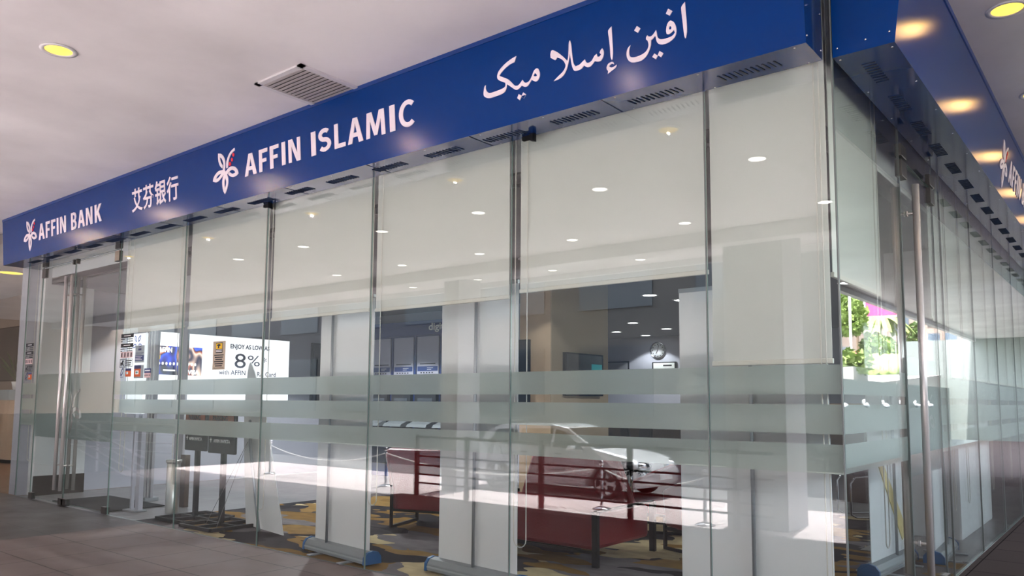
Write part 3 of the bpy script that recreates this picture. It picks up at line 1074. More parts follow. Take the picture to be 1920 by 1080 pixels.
SBL = [(.25, 1.36, 2.28, 'pale roller blind on the side front next to the shop corner'), (3.14, 3.88, 2.25, 'pale side roller blind after the single door'), (3.93, 4.62, 1.76, 'pale side roller blind before the white pillar'),
       (4.72, 6.27, 1.76, 'pale side roller blind in front of the white pillar'), (6.37, 7.9, 1.76, 'pale side roller blind second past the pillar'), (8.0, 9.55, 1.76, 'pale side roller blind third past the pillar'), (9.65, 11.15, 1.76, 'last pale side roller blind towards the dark wall')]
for y0, y1, zb, lab in SBL:
    t = thing('roller_blind', lab, 'blind', group='roller blinds of the side front')
    MB().box(-.112, -.108, y0, y1, zb + .03, 4.2).build('fabric', 'blind', t)
    MB().box(-.122, -.098, y0 - .005, y1 + .005, zb, zb + .032).build('bottom_rail', 'blind_rail', t, .004)
    MB().tube([(-.12, y0, 4.22), (-.12, y1, 4.22)], .03, 12).build('roller_tube', 'alu', t)
    for yb in (y0 + .01, y1 - .03):
        MB().box(-.24, -.03, yb, yb + .02, 4.2, ZC).build('bracket', 'alu', t)
    chain_loop('bead_chain', -.09, y1 - .1, 4.2, .55, .1, t, 1)
t = thing('bead_chain', 'thin looped blind chain hanging beside the double doors', 'chain', (0, 0, 0))
chain_loop('loop', -12.0, .06, 4.2, .62, .16, t)


# ---------------------------------------------------------------- stickers on the glass (outer face)
def flat(name, x0, x1, z0, z1, m, parent=None, y=-.0015, t=.0012):
    return MB().box(x0, x1, y - t, y, z0, z1).build(name, m, parent)


def glass_text(body, x0, z0, size, m, parent, width=None, y=-.0035, name='lettering'):
    return text(name, body, size, frame((x0, y, z0), (1, 0, 0), (0, 0, 1)), m, parent, .0008, width=width)


def hours(name, x0, w, ztop, label):
    t = thing(name, label, 'sticker')
    for z in (ztop, ztop - .125):
        flat('header_bar', x0, x0 + w, z - .05, z, 'ink', t)
        flat('text_line', x0 + w * .24, x0 + w * .76, z - .03, z - .02, 'paper', t, -.0028)
        for k in range(2):
            for a, b in ((.0, .28), (.5, .95)):
                if k == 1 and b < .3:
                    b = .12
                flat('text_line', x0 + w * a, x0 + w * b, z - .075 - k * .028, z - .064 - k * .028, 'ink', t)
    return t


hours('hours_sticker', -9.02, .34, 2.337, 'black and clear opening-hours sticker high on the pane beside the doors')
hours('hours_sticker', -12.215, .30, 2.345, 'black and clear opening-hours sticker on the narrow pane beyond the doors')
for xa, w, lab in ((-9.018, .34, 'row of four pale pink prohibition icons under the opening-hours sticker by the screen'), (-12.2, .28, 'row of pale pink prohibition icons on the narrow pane beyond the doors')):
    t = thing('prohibition_sticker', lab, 'sticker')
    for k in range(4):
        x = xa + k * w / 4
        flat('icon_plate', x + .004, x + w / 4 - .006, 2.025, 2.105, 'pale_pink', t)
        flat('icon', x + w / 8 - .014, x + w / 8 + .012, 2.038, 2.09, 'ink', t, -.0028)
for xa, w, lab in ((-9.022, .345, 'framed CCTV notice with camera symbol below the prohibition icons by the screen'), (-12.19, .28, 'framed CCTV notice with camera symbol on the narrow pane beyond the doors')):
    t = thing('camera_notice', lab, 'sticker')
    f = MB()
    for a in ((xa, xa + w, 2.004, 2.01), (xa, xa + w, 1.905, 1.911), (xa, xa + .006, 1.905, 2.01), (xa + w - .006, xa + w, 1.905, 2.01)):
        f.box(a[0], a[1], -.0027, -.0015, a[2], a[3])
    f.build('border', 'ink', t)
    shape('camera_symbol', [[(0, .02), (.02, 0), (.045, .03), (.075, .0), (.085, .012), (.06, .05), (.085, .07), (.06, .085), (.03, .05), (.0, .055)]], frame((xa + .02, -.0022, 1.915), (1, 0, 0), (0, 0, 1)), .001, 'ink', t, False)
    for k in range(3):
        flat('text_line', xa + w * .44, xa + w * (.94 - .04 * k), 1.978 - k * .027, 1.994 - k * .027, 'ink', t)
for xa, lab in ((-9.0, 'small dark oval emblem sticker low on the pane beside the doors'), (-12.17, 'small dark oval emblem sticker on the narrow pane beyond the doors')):
    t = thing('emblem_sticker', lab, 'sticker')
    shape('oval', [[(.05 + .05 * math.cos(a) * .62 + .028 * math.sin(a), .055 * math.sin(a)) for a in [k * math.pi / 6 for k in range(12)]],
                   [(.05 + .028 * math.cos(a) * .62 + .016 * math.sin(a), .034 * math.sin(a)) for a in [k * math.pi / 6 for k in range(12)]]], frame((xa, -.0022, 1.845), (1, 0, 0), (0, 0, 1)), .001, 'navy_ink', t)
    flat('caption', xa + .005, xa + .09, 1.775, 1.783, 'navy_ink', t)
for xa, za, w, h, lab in ((-8.853, 1.782, .15, .105, 'small orange and navy sticker on the glass beside the oval emblem'), (-8.62, 1.758, .245, .165, 'larger orange and navy sticker on the glass under the grey notice'), (-12.05, 1.785, .13, .105, 'small orange and navy sticker on the narrow pane beyond the doors')):
    t = thing('orange_sticker', lab, 'sticker')
    flat('backing', xa, xa + w, za, za + h, 'sheet_grey' if w > .2 else 'orange_vinyl', t)
    flat('orange_field', xa, xa + w * (.7 if w > .2 else 1), za + h * .12, za + h * .72, 'orange_vinyl', t, -.0028)
    flat('top_band', xa, xa + w * (.72 if w > .2 else 1), za + h * .72, za + h, 'navy_ink', t, -.0028)
    flat('emblem', xa + w * .16, xa + w * .5, za + h * .3, za + h * .6, 'paper', t, -.0042)
    shape('emblem_mark', [[(0, .5), (.25, .85), (.6, .95), (1, .5), (.6, .1), (.25, .2)]], frame((xa + w * .2, -.0062, za + h * .36), (1, 0, 0), (0, 0, 1)) @ Matrix.Diagonal((w * .24, h * .18, 1, 1)), .001, 'teal', t)
t = thing('notice_sticker', 'grey notice with a navy block taped to the glass under the blue emblem', 'sticker')
flat('sheet', -8.615, -8.378, 1.956, 2.172, 'sheet_grey', t)
flat('navy_block', -8.61, -8.383, 1.978, 2.045, 'navy', t, -.0028)
flat('text_line', -8.53, -8.46, 2.15, 2.16, 'navy_ink', t, -.0028)
flat('text_line', -8.535, -8.455, 2.11, 2.135, 'navy_ink', t, -.0028)
for k in range(3):
    flat('text_line', -8.6, -8.39 - .03 * k, 2.08 - k * .014, 2.084 - k * .014, 'navy_ink', t, -.0028)
    flat('white_line', -8.6, -8.42 - .04 * (k % 2), 2.028 - k * .018, 2.034 - k * .018, 'paper', t, -.0042)
t = thing('bank_sticker', 'small sticker, navy above cream, on the glass next to the larger orange one', 'sticker')
flat('navy_half', -8.354, -8.186, 1.822, 1.877, 'navy', t)
flat('cream_half', -8.352, -8.188, 1.762, 1.822, 'pale_pink', t)
flat('text_line', -8.335, -8.205, 1.843, 1.859, 'paper', t, -.0028)
for k in range(4):
    flat('icon', -8.335 + k * .036, -8.318 + k * .036, 1.785, 1.8, 'ink', t, -.0028)
t = thing('camera_notice', 'tall tan CCTV notice with a yellow camera sign over the lit screen', 'sticker')
flat('plate', -6.777, -6.525, 1.83, 2.147, 'cctv_plate', t)
flat('black_sign', -6.72, -6.58, 2.015, 2.13, 'ink', t, -.0028)
flat('yellow_field', -6.712, -6.588, 2.06, 2.123, 'yellow_vinyl', t, -.0042)
shape('camera_symbol', [[(0, .6), (.1, .9), (.7, .95), (1, .7), (.75, .5), (.55, .45), (.6, .1), (.2, .0), (.3, .45)]], frame((-6.69, -.0065, 2.066), (1, 0, 0), (0, 0, 1)) @ Matrix.Diagonal((.075, .05, 1, 1)), .001, 'ink', t)
for k in range(2):
    flat('text_line', -6.71, -6.59, 2.043 - k * .016, 2.051 - k * .016, 'paper', t, -.0042)
for k in range(6):
    flat('text_line', -6.745 + .012 * (k % 3), -6.555 - .014 * (k % 3), 1.985 - k * .024, 1.997 - k * .024, 'ink', t, -.0028)
flat('footer', -6.75, -6.55, 1.845, 1.85, 'ink', t, -.0028)

# ---------------------------------------------------------------- inside the bank
tag(MB().box(-8.45, -.03, .03, 3.95, -.003, .002).box(-4.95, -1.02, 3.95, 6.4, -.003, .002).build('carpet', 'carpet'), 'carpet of gold, beige, grey and black camouflage-like patches inside the glass', 'carpet')
tag(MB().box(-11.15, -9.45, .1, .92, 0, .014).build('door_mat', 'mat_black', bevel=.004), 'black entrance mat just inside the double doors', 'mat')


def rollup(x0, y0, x1, y1, h, pole, side, label, caps=True, group='roll-up banners seen from behind'):
    """a banner between two floor points; side=+1: the pole stands on the left hand of the walk from 0 to 1"""
    a, b = Vector((x0, y0, 0)), Vector((x1, y1, 0))
    L = (b - a).length
    c = (a + b) / 2
    t = thing('roll_up_banner', label, 'banner', tuple(c), group, rz=math.atan2(y1 - y0, x1 - x0))
    MB().box(-L / 2, L / 2, -.003, .003, .12, h).build('panel', 'banner_white', t)
    prof = [(-.09, .02), (-.085, .075), (-.055, .115), (.0, .128), (.055, .115), (.085, .075), (.09, .02)]
    MB().prism(prof, 0, -L / 2 - .06, L / 2 + .03).build('base', 'alu_matt', t, .004)
    MB().prism([(-.092, .045), (.092, .045), (.09, .058), (-.09, .058)], 0, -L / 2 - .058, L / 2 + .028).build('base_groove', 'alu', t)
    if caps:
        for s in (L / 2 + .03, -L / 2 - .09):
            MB().prism([(-.094, .015), (-.09, .08), (-.058, .12), (.0, .134), (.058, .12), (.09, .08), (.094, .015)], 0, s, s + .03).build('end_cap', 'blue_cap', t)
    for s in (-.28, .28):
        MB().box(s * L - .03, s * L + .03, -.2, .2, .003, .016).build('foot', 'alu', t, .003)
    MB().tube([(pole, side * .035, .11), (pole, side * .03, h)], .014, 8).build('pole', 'alu', t)
    MB().box(-L / 2, L / 2, -.012, .012, h - .01, h + .02).build('top_rail', 'alu', t)
    return t


rollup(-5.19, .27, -4.25, .16, 2.48, -.21, -1, 'white back of a roll-up banner with blue end cap, beside the leaning standee')
rollup(-3.56, .36, -2.61, .27, 2.48, 0, -1, 'white back of a roll-up banner standing between the red armchair and the red sofa')
rollup(-1.24, .42, -.20, .40, 2.3, .02, -1, 'wide white back of a roll-up banner under the longest blind at the corner')
b4 = rollup(-.56, 2.62, -.50, 3.62, 2.2, .1, -1, 'white roll-up banner inside the side glass, yellow strip stuck on its back')
tag(MB().hexa([(-.30, -.012, 1.0), (-.18, -.012, 1.02), (.50, -.012, .3), (.36, -.012, .22), (-.30, -.005, 1.0), (-.18, -.005, 1.02), (.50, -.005, .3), (.36, -.005, .22)]).build('yellow_strip', 'pen_yellow', b4), 'pale yellow strip stuck aslant')
rollup(-.26, 3.66, -.30, 4.5, 2.2, .1, -1, 'white roll-up banner with a blue end cap by the side door')


def parking_stand(x, y, label, wd):
    t = thing('parking_sign', label, 'sign', (x, y, 0), 'parking sign stands')
    b = MB()
    w, d = .33, .33
    for u in (-w, 0, w):
        b.box(u - .018, u + .018, -d, d, .008, .045)
    for u in (-d, 0, d):
        b.box(-w, w, u - .018, u + .018, .01, .047)
    b.build('base', 'black_metal', t)
    MB().box(-.026, .026, -.026, .026, .04, .9).build('pole', 'black_metal', t)
    MB().box(-wd / 2, wd / 2, -.045, -.005, .855, 1.40).build('board', 'black_metal', t, .012)
    MB().box(-wd / 2 + .012, wd / 2 - .03, -.05, -.045, 1.12, 1.385).build('header_panel', 'brown_board', t)
    fr = lambda u, z: frame((u, -.053, z), (1, 0, 0), (0, 0, 1))
    tag(text('lettering', 'PARKING', .085, fr(-wd * .32, 1.243), 'ink', t, .002, .002, width=wd * .56), 'dark word PARKING')
    tag(text('lettering', 'AFFIN INVIKTA', .055, frame((-wd * .28, -.048, .985), (1, 0, 0), (0, 0, 1)), 'paper', t, .002, .001, width=wd * .62), 'white words AFFIN INVIKTA')
    shape('emblem', [[(0, .03), (.02, .03), (.03, .05), (.04, .03), (.06, .03), (.04, .02), (.035, -.01), (.03, .01), (.025, -.01), (.02, .02)]], frame((-wd * .43, -.048, .99), (1, 0, 0), (0, 0, 1)), .002, 'paper', t, False)
    return t


parking_stand(-7.985, .55, 'black parking sign stand standing nearer the steel bollard', .50)
parking_stand(-7.235, .46, 'black parking sign stand standing nearer the leaning white standee', .58)

# leaning bullet-shaped display board with its strut and stay wires
st = thing('standee', 'white bullet-shaped display board leaning back on a strut, held by thin wires', 'display board', (0, 0, 0))
A_, B_ = Vector((-7.10, .717, .012)), Vector((-6.11, .545, .012))
M_ = (A_ + B_) / 2
AP = Vector((-7.36, .86, 1.965))
e1 = (B_ - A_).normalized()
e2 = AP - M_
nrm = e1.cross(e2).normalized()
prof = [(0, .5), (.25, .445), (.5, .38), (.68, .305), (.8, .22), (.88, .155), (.94, .1), (.98, .05), (1, 0)]
poly = [M_ + e2 * v - e1 * w for v, w in prof] + [M_ + e2 * v + e1 * w for v, w in prof[:-1]][::-1]
mb = MB()
Fa = [mb.v(p) for p in poly]
Fb = [mb.v(p + nrm * .012) for p in poly]
mb.bm.faces.new(Fa)
mb.bm.faces.new(Fb[::-1])
for i in range(len(Fa)):
    j = (i + 1) % len(Fa)
    mb.bm.faces.new((Fa[i], Fb[i], Fb[j], Fa[j]))
mb.build('board', 'banner_white', st)
MB().tube([(-6.52, .50, .02), (-7.0, .66, .95), (-7.12, .72, 1.25)], .017, 8).build('strut', 'alu', st)
for p in ((-7.28, .27, .01), (-7.0, .25, .01)):
    MB().tube([(-7.02, .64, 1.0), p], .003, 5).build('stay_wire', 'dark_steel', st)

# poster stand, bollard, post near the doors
ps = thing('poster_stand', 'narrow lit white poster with a blue petal emblem on a pale stand, behind the stickers', 'poster', (0, 0, 0))
MB().box(-9.563, -9.072, .34, .38, 1.3, 2.385).build('poster', 'lit_poster', ps)
for k in range(5):
    a = math.radians(-90 + 72 * k)
    pet = [(.03, 0), (.07, .026), (.115, .02), (.145, 0), (.115, -.02), (.07, -.026)]
    inn = [(.05, 0), (.075, .013), (.11, .009), (.125, 0), (.11, -.009), (.075, -.013)]
    ro = lambda L: [(u * math.cos(a) - v * math.sin(a), u * math.sin(a) + v * math.cos(a)) for u, v in L]
    shape('emblem_petal', [ro(pet), ro(inn)], frame((-9.28, .337, 2.245), (1, 0, 0), (0, 0, 1)), .002, 'emblem_blue', ps)
MB().box(-9.40, -9.36, .40, .44, 0, 1.32).box(-9.26, -9.16, .40, .46, 0, 1.32).build('post', 'lavender_paint', ps)
MB().box(-9.45, -9.12, .33, .5, .002, .02).build('foot', 'alu', ps)
ap = thing('partition', 'pale ribbed partition screen standing beside the lit poster', 'partition', (-10.31, 1.06, 0))
MB().box(-.19, .19, -.02, .02, .05, 2.75).build('panel', 'grey_paint', ap)
for i in range(4):
    MB().box(-.16 + i * .09, -.135 + i * .09, -.035, -.02, .05, 2.75).build('rib', 'white_paint', ap)
MB().box(-.2, .2, -.1, .1, .002, .05).build('foot', 'alu', ap)
bo = thing('bollard', 'short round stainless steel bin between the poster stand and parking sign', 'bin', (-8.73, .64, 0))
MB().lathe([(.085, .004), (.085, .66), (.075, .668)], seg=28).build('body', 'bin_steel', bo)
MB().lathe([(.095, .66), (.1, .675), (.1, .695), (.085, .7), (.0, .7)], seg=28).build('lid', 'bin_steel', bo)
tag(MB().box(-9.27, -9.13, 1.02, 1.09, .0, .72).build('wooden_post', 'dark_wood', bevel=.004), 'low dark wooden post just behind the steel bin', 'post')
struct('trim_4', MB().box(-9.61, -9.37, 1.1, 1.13, 0, ZI), 'grey_paint', 'slim grey post standing between the lit poster and the parking signs', 'post')
sc = thing('security_camera', 'small white security camera high on the pier by the doors', 'camera', (-12.05, .55, 2.95))
MB().tube([(0.002, 0, .05), (.07, 0, .03)], .018, 8).build('arm', 'white_paint', sc)
MB().blob((.1, 0, 0), .05, sub=3).build('dome', 'trim_white', sc)

# lit screen on the side wall
XS = -12.2
ls = thing('video_wall', 'large lit white advertising screen on the side wall, card picture and 8% offer', 'screen', (0, 0, 0))
MB().box(-12.278, XS, 2.075, 4.835, 1.48, 2.7).build('housing', 'black_metal', ls)
MB().box(XS, XS + .006, 2.083, 4.828, 1.488, 2.692).build('display', 'led_white', ls)


def on_screen(y, z, d=.009):
    return frame((XS + d, y, z), (0, 1, 0), (0, 0, 1))


tag(MB().box(XS + .006, XS + .009, 2.085, 2.93, 1.93, 2.445).build('card_picture', 'card_art', ls), 'blue, copper and black swirled payment card')
MAT_T = 'lettering_lit'
mat(MAT_T, '#ffffff', .5, emit=.26)
text('lettering', 'AFFIN', .12, on_screen(2.10, 2.335, .011), MAT_T, ls, .002, .003, width=.25)
text('lettering', 'VISA', .105, on_screen(2.66, 1.955, .011), MAT_T, ls, .002, .005, width=.22)
for k in range(11):
    if k == 6:
        continue
    MB().blob((XS + .011, 2.12 + k * .068, 2.13), (.003, .02, .028), sub=2).build('card_digit', MAT_T, ls)
MB().box(XS + .009, XS + .011, 2.2, 2.42, 2.0, 2.025).build('card_name', MAT_T, ls)
MB().box(XS + .009, XS + .011, 2.09, 2.14, 2.2, 2.28).build('card_chip', 'yellow_vinyl', ls)
MAT_N = 'lettering_navy'
mat(MAT_N, '#33395f', .5)
text('lettering', 'ENJOY AS LOW AS', .115, on_screen(3.50, 2.475), MAT_N, ls, .002, .003, width=.86)
text('lettering', '8', .40, on_screen(3.60, 2.105), MAT_N, ls, .002, .0, width=.24)
text('lettering', '%', .30, on_screen(3.88, 2.15), MAT_N, ls, .002, -.001, width=.27)
text('lettering', '*', .22, on_screen(4.20, 2.17), MAT_N, ls, .002, 0, width=.1)
text('lettering', 'with AFFIN', .125, on_screen(3.28, 1.97), MAT_N, ls, .002, .001, width=.56)
text('lettering', 'RA Card', .125, on_screen(4.10, 1.955), MAT_N, ls, .002, .001, width=.42)

# cash machines along the back wall
hd = thing('header_board', 'dark blue header board with white lettering above the cash machines', 'sign', (0, 0, 0))
MB().box(-11.6, -7.9, 6.0, 6.48, 2.775, 3.06).build('board', 'navy', hd)
tag(text('lettering', 'digital', .19, frame((-9.37, 5.996, 2.865), (1, 0, 0), (0, 0, 1)), 'paper', hd, .004, .003, width=.56), 'white word digital')
UN = [(-11.0, -10.39, 'ATM', 'cash machine with ATM panel, first in the row from the lit screen'), (-10.37, -9.735, 'ATM', 'cash machine with ATM panel, middle one under the blue header'),
      (-9.71, -9.045, 'ATM & Cash Deposit', 'cash machine whose panel reads ATM and cash deposit'), (-9.02, -8.38, '', 'cash machine mostly hidden behind the second roll-up banner')]
for x0, x1, s, lab in UN:
    t = thing('cash_machine', lab, 'cash machine', ((x0 + x1) / 2, 6.0, 0), 'cash machines on the back wall')
    h = (x1 - x0) / 2
    MB().box(-h, h, .02, .46, 0, 2.773).build('housing', 'navy', t)
    MB().box(-h + .03, h - .05, .0, .02, 2.0, 2.745).build('info_panel', 'atm_panel', t)
    MB().box(-h + .05, h - .07, -.003, .0, 2.072, 2.165).build('navy_strip', 'navy', t)
    for k in range(2):
        MB().box(-.02, .14 - .05 * k, -.005, -.003, 2.13 - k * .03, 2.137 - k * .03).build('text_line', 'paper', t)
    for k in range(5):
        MB().box(-.2 + k * .075, -.165 + k * .075, -.002, .0, 2.03, 2.052).build('icon', 'ink', t)
    if s:
        text('lettering', s, .085, frame(((x0 + x1) / 2 - (.06 if s == 'ATM' else .28), 5.998, 2.25), (1, 0, 0), (0, 0, 1)), 'ink', t, .002, .002, width=(.12 if s == 'ATM' else .54))
    MB().box(-.22, .2, -.002, .0, 2.205, 2.222).build('text_line', 'ink', t)
    MB().box(-h + .03, h - .05, -.06, .02, .25, 1.96).build('fascia', 'black_screen', t, .01)
    MB().hexa([(-h + .06, -.3, 1.0), (h - .08, -.3, 1.0), (h - .08, -.06, 1.0), (-h + .06, -.06, 1.0), (-h + .06, -.26, 1.05), (h - .08, -.26, 1.05), (h - .08, -.06, 1.12), (-h + .06, -.06, 1.12)]).build('keypad_shelf', 'alu_matt', t)
    MB().box(-h + .12, h - .14, -.066, -.06, 1.25, 1.55).build('display', 'facade_glass', t)
tv = thing('wall_television', 'black screen on the side wall past the lit advertising screen', 'television', (0, 0, 0))
MB().box(-12.278, -12.2, 5.42, 5.98, 1.45, 2.7).build('casing', 'black_metal', tv)
MB().box(-12.2, -12.197, 5.45, 5.95, 1.48, 2.67).build('display', 'black_screen', tv)
tv = thing('wall_television', 'upright dark screen on the front of the light wooden pier', 'television', (0, 0, 0))
MB().box(-5.56, -5.345, 3.93, 3.998, 1.35, 2.37).build('casing', 'black_metal', tv)
MB().box(-5.55, -5.37, 3.927, 3.93, 1.37, 2.35).build('display', 'black_screen', tv)
tv = thing('wall_television', 'wide black television on the fabric side of the pier, teal patch on its picture', 'television', (0, 0, 0))
MB().box(-4.985, -4.93, 4.27, 5.24, 1.585, 2.195).build('casing', 'black_metal', tv)
MB().box(-4.93, -4.927, 4.29, 5.22, 1.605, 2.175).build('display', 'black_screen', tv)
MB().box(-4.927, -4.925, 4.92, 5.2, 1.75, 2.05).build('teal_picture', 'teal', tv)
MB().box(-4.927, -4.925, 4.55, 4.85, 1.66, 1.95).build('grey_picture', 'facade', tv)
ck = thing('wall_clock', 'round silver wall clock on the far lavender wall', 'clock', (-8.99, 14.5, 2.92))
MB(frame((0, 0, 0), (1, 0, 0), (0, 0, 1))).lathe([(.2, .0), (.235, .0), (.24, .03), (.215, .045), (.2, .02)], seg=32).build('rim', 'chrome', ck)
MB(frame((0, 0, 0), (1, 0, 0), (0, 0, 1))).lathe([(0, .022), (.205, .02), (.205, .005), (0, .004)], seg=32).build('dial', 'clock_face', ck)
v = MB()
for k in range(12):
    a = k * math.pi / 6
    v.box(.165 * math.sin(a) - .01, .165 * math.sin(a) + .01, -.028, -.024, .165 * math.cos(a) - .016, .165 * math.cos(a) + .016)
v.build('hour_mark', 'ink', ck)
MB().tube([(0, -.03, 0), (.03, -.03, .15)], .007, 6).build('hand', 'ink', ck)
MB().tube([(0, -.034, 0), (-.05, -.034, -.09)], .009, 6).build('hand', 'ink', ck)
fs = thing('framed_sign', 'black-framed white sign on the far wall under the clock', 'sign', (-8.8, 14.49, 2.3))
MB().box(-.36, .36, -.03, .005, 0, .3).build('frame', 'black_metal', fs)
MB().box(-.32, .32, -.034, -.03, .03, .27).build('sheet', 'paper', fs)
for k in range(2):
    MB().box(-.22 + .2 * k, .24, -.036, -.034, .08 + .1 * k, .12 + .1 * k).build('text_line', 'ink', fs)
wb = thing('notice_board', 'grey notice board on the far wall near the fabric pier', 'board', (-10.3, 14.49, 2.15))
MB().box(-.4, .4, -.03, .005, 0, .5).build('frame', 'dark_steel', wb)
MB().box(-.37, .37, -.034, -.03, .03, .46).build('sheet', 'grey_paint', wb)
GL = 'recessed lights of the banking hall'
for (x, y), lab in zip([(-5.04, 6.88), (-7.61, 10.76), (-7.66, 12.47), (-9.12, 12.53), (-9.04, 13.9)],
                       ['recessed light showing largest through the gap under the blind', 'recessed light second in size in the banking hall ceiling', 'recessed light on the clock side of the hall ceiling',
                        'recessed light on the fabric pier side of the hall ceiling', 'recessed light closest to the far wall clock']):
    downlight((x, y, ZI), lab, GL, 'downlight_in', r=.12, power=16, col=(.95, .97, 1))
for x, y in ((-11.2, 2.2), (-9.6, 4.3), (-7.4, 2.4), (-4.6, 3.0), (-2.6, 4.9), (-3.6, 9.2), (-2.0, 7.4)):
    downlight((x, y, ZI), 'added recessed white ceiling light brightening the bank, out of sight behind the blinds', GL, 'downlight_in', r=.12, power=(30 if x < -11 else 75 if x < -7 else 10 if y < 3.5 else 26 if y < 5 else 6), col=(.95, .97, 1))  # unseen lamps added to brighten the walls, pier and floor inside
cl = thing('ceiling_lamp_panel', 'square white lamp panel in the banking hall ceiling by the corner banner', 'ceiling light', (-4.7, 7.9, ZI))
MB().box(-.3, .3, -.3, .3, -.015, 0).build('frame', 'trim_white', cl)
MB().box(-.27, .27, -.27, .27, -.018, -.015).build('diffuser', 'downlight_in', cl)


# seats
def armchair(loc, rz, label):
    t = thing('armchair', label, 'armchair', loc, 'red armchairs with black frames', rz=rz)
    # back faces -y; shell flares towards the top
    MB().hexa([(-.3, -.34, .2), (.3, -.34, .2), (.3, -.2, .2), (-.3, -.2, .2), (-.41, -.44, .93), (.41, -.44, .93), (.40, -.30, .95), (-.40, -.30, .95)]).build('backrest', 'red_leather', t, .035)
    for s in (-1, 1):
        MB().hexa([(s * .3, -.3, .2), (s * .38, -.3, .2), (s * .38, .3, .24), (s * .3, .3, .24), (s * .36, -.4, .9), (s * .44, -.4, .9), (s * .42, .3, .6), (s * .34, .3, .6)]).build('armrest', 'red_leather', t, .03)
    MB().box(-.31, .31, -.3, .34, .24, .45).build('seat', 'red_leather', t, .04)
    for s in (-1, 1):
        x = s * .36
        f = MB()
        for a in ((-.36, -.36 + .03), (.3, .33)):
            f.box(x - .015, x + .015, a[0], a[1], .007, .34 if a[0] > 0 else .5)
        f.box(x - .015, x + .015, -.36, .33, .007, .035)
        f.box(x - .015, x + .015, -.36, .33, .2, .225)
        f.build('leg_frame', 'black_metal', t)
    MB().box(-.36, .36, -.36, -.335, .2, .225).build('stretcher', 'black_metal', t)
    return t


armchair((-5.42, 2.15, 0), .32, 'red leather armchair with black frame behind the pane between the two banners')
armchair((-3.15, 3.75, 0), 1.9, 'red leather armchair half hidden past the end of the red sofa')
armchair((-2.12, 2.85, 0), 1.2, 'red leather armchair beside the wide corner banner')
so = thing('sofa', 'low red leather sofa on black flat-bar legs behind the reflected car', 'sofa', (-3.45, 1.95, 0))
MB().box(-.95, .82, -.52, .5, .14, .47).build('seat', 'red_leather', so, .04)
MB().hexa([(-.8, .36, .3), (.72, .36, .3), (.72, .56, .3), (-.8, .56, .3), (-.68, .50, .92), (.42, .50, .92), (.42, .62, .92), (-.68, .62, .92)]).build('backrest', 'red_leather', so, .035)
for x in (-.9, .86):
    for y in (-.56, .5):
        MB().box(x - .03, x + .03, y - .02, y + .02, .007, .50).build('leg', 'black_metal', so)
MB().box(.84, .88, -.56, .5, .49, .51).build('side_rail', 'black_metal', so)
MB().box(-.9, .86, -.56, -.54, .12, .145).build('front_rail', 'black_metal', so)


def office_chair(loc, rz, label):
    t = thing('office_chair', label, 'chair', loc, 'black office chairs', rz=rz)
    MB().box(-.24, .24, -.24, .24, .48, .56).build('seat', 'black_metal', t, .03)
    MB().hexa([(-.22, -.26, .62), (.22, -.26, .62), (.22, -.2, .62), (-.22, -.2, .62), (-.17, -.3, 1.2), (.17, -.3, 1.2), (.17, -.25, 1.2), (-.17, -.25, 1.2)]).build('backrest', 'black_metal', t, .03)
    MB().tube([(0, -.24, .5), (0, -.28, .7)], .025, 8).build('back_stem', 'black_metal', t)
    MB().tube([(0, 0, .1), (0, 0, .5)], .03, 10).build('column', 'chrome', t)
    f = MB()
    for k in range(5):
        a = k * 2 * math.pi / 5
        f.tube([(0, 0, .12), (.3 * math.cos(a), .3 * math.sin(a), .06)], .02, 6)
    f.build('star_base', 'black_metal', t)
    for k in range(5):
        a = k * 2 * math.pi / 5
        MB().blob((.3 * math.cos(a), .3 * math.sin(a), .035), .03, sub=2).build('caster', 'black_metal', t)
    return t


office_chair((-4.85, 5.9, 0), 2.6, 'black office chair with its back just above the reflected car roof')
office_chair((-6.7, 9.3, 0), -.6, 'black office chair far in the hall below the clock')
vc = thing('visitor_chair', 'black visitor chair on bent chrome tube legs just inside the corner', 'chair', (-1.62, 6.45, 0), rz=2.2)
MB().box(-.23, .23, -.22, .22, .56, .62).build('seat', 'black_metal', vc, .02)
MB().box(-.22, .22, -.27, -.23, .7, 1.1).build('backrest', 'black_metal', vc, .02)
for s in (-1, 1):
    MB().tube([(s * .22, -.25, 1.05), (s * .24, -.23, .58), (s * .24, .2, .54), (s * .24, .26, .46), (s * .24, .26, .06), (s * .24, .2, .026), (s * .24, -.22, .026)], .014, 8).build('leg', 'chrome', vc)
ct = thing('counter', 'brown wooden service counter deep inside behind the corner', 'counter', (-2.6, 8.0, 0))
MB().box(-.9, .75, 0, .7, 0, 1.42).build('body', 'dark_wood', ct)
MB().box(-.95, .8, -.05, .75, 1.42, 1.5).build('top', 'tan_panel', ct)
MB().box(.78, 1.3, .1, .7, 0, 2.2).build('side_screen', 'white_paint', ct)
ct = thing('counter', 'long dark service counter below the wall clock', 'counter', (-7.2, 12.6, 0))
MB().box(-2.4, 3.2, 0, .6, 0, 1.1).build('body', 'dark_wood', ct)
MB().box(-2.45, 3.25, -.05, .65, 1.1, 1.16).build('top', 'tan_panel', ct)
dk = thing('desk', 'grey office desk with white front rail behind the sofa', 'desk', (-3.4, 6.4, 0))
MB().box(-1.2, 1.0, 0, .7, .78, .83).build('top', 'grey_paint', dk)
for x in (-1.15, .95):
    MB().box(x - .03, x + .03, .05, .65, 0, .78).build('leg', 'dark_steel', dk)
MB().box(-1.15, .95, .05, .08, .3, .78).build('front_panel', 'navy', dk)

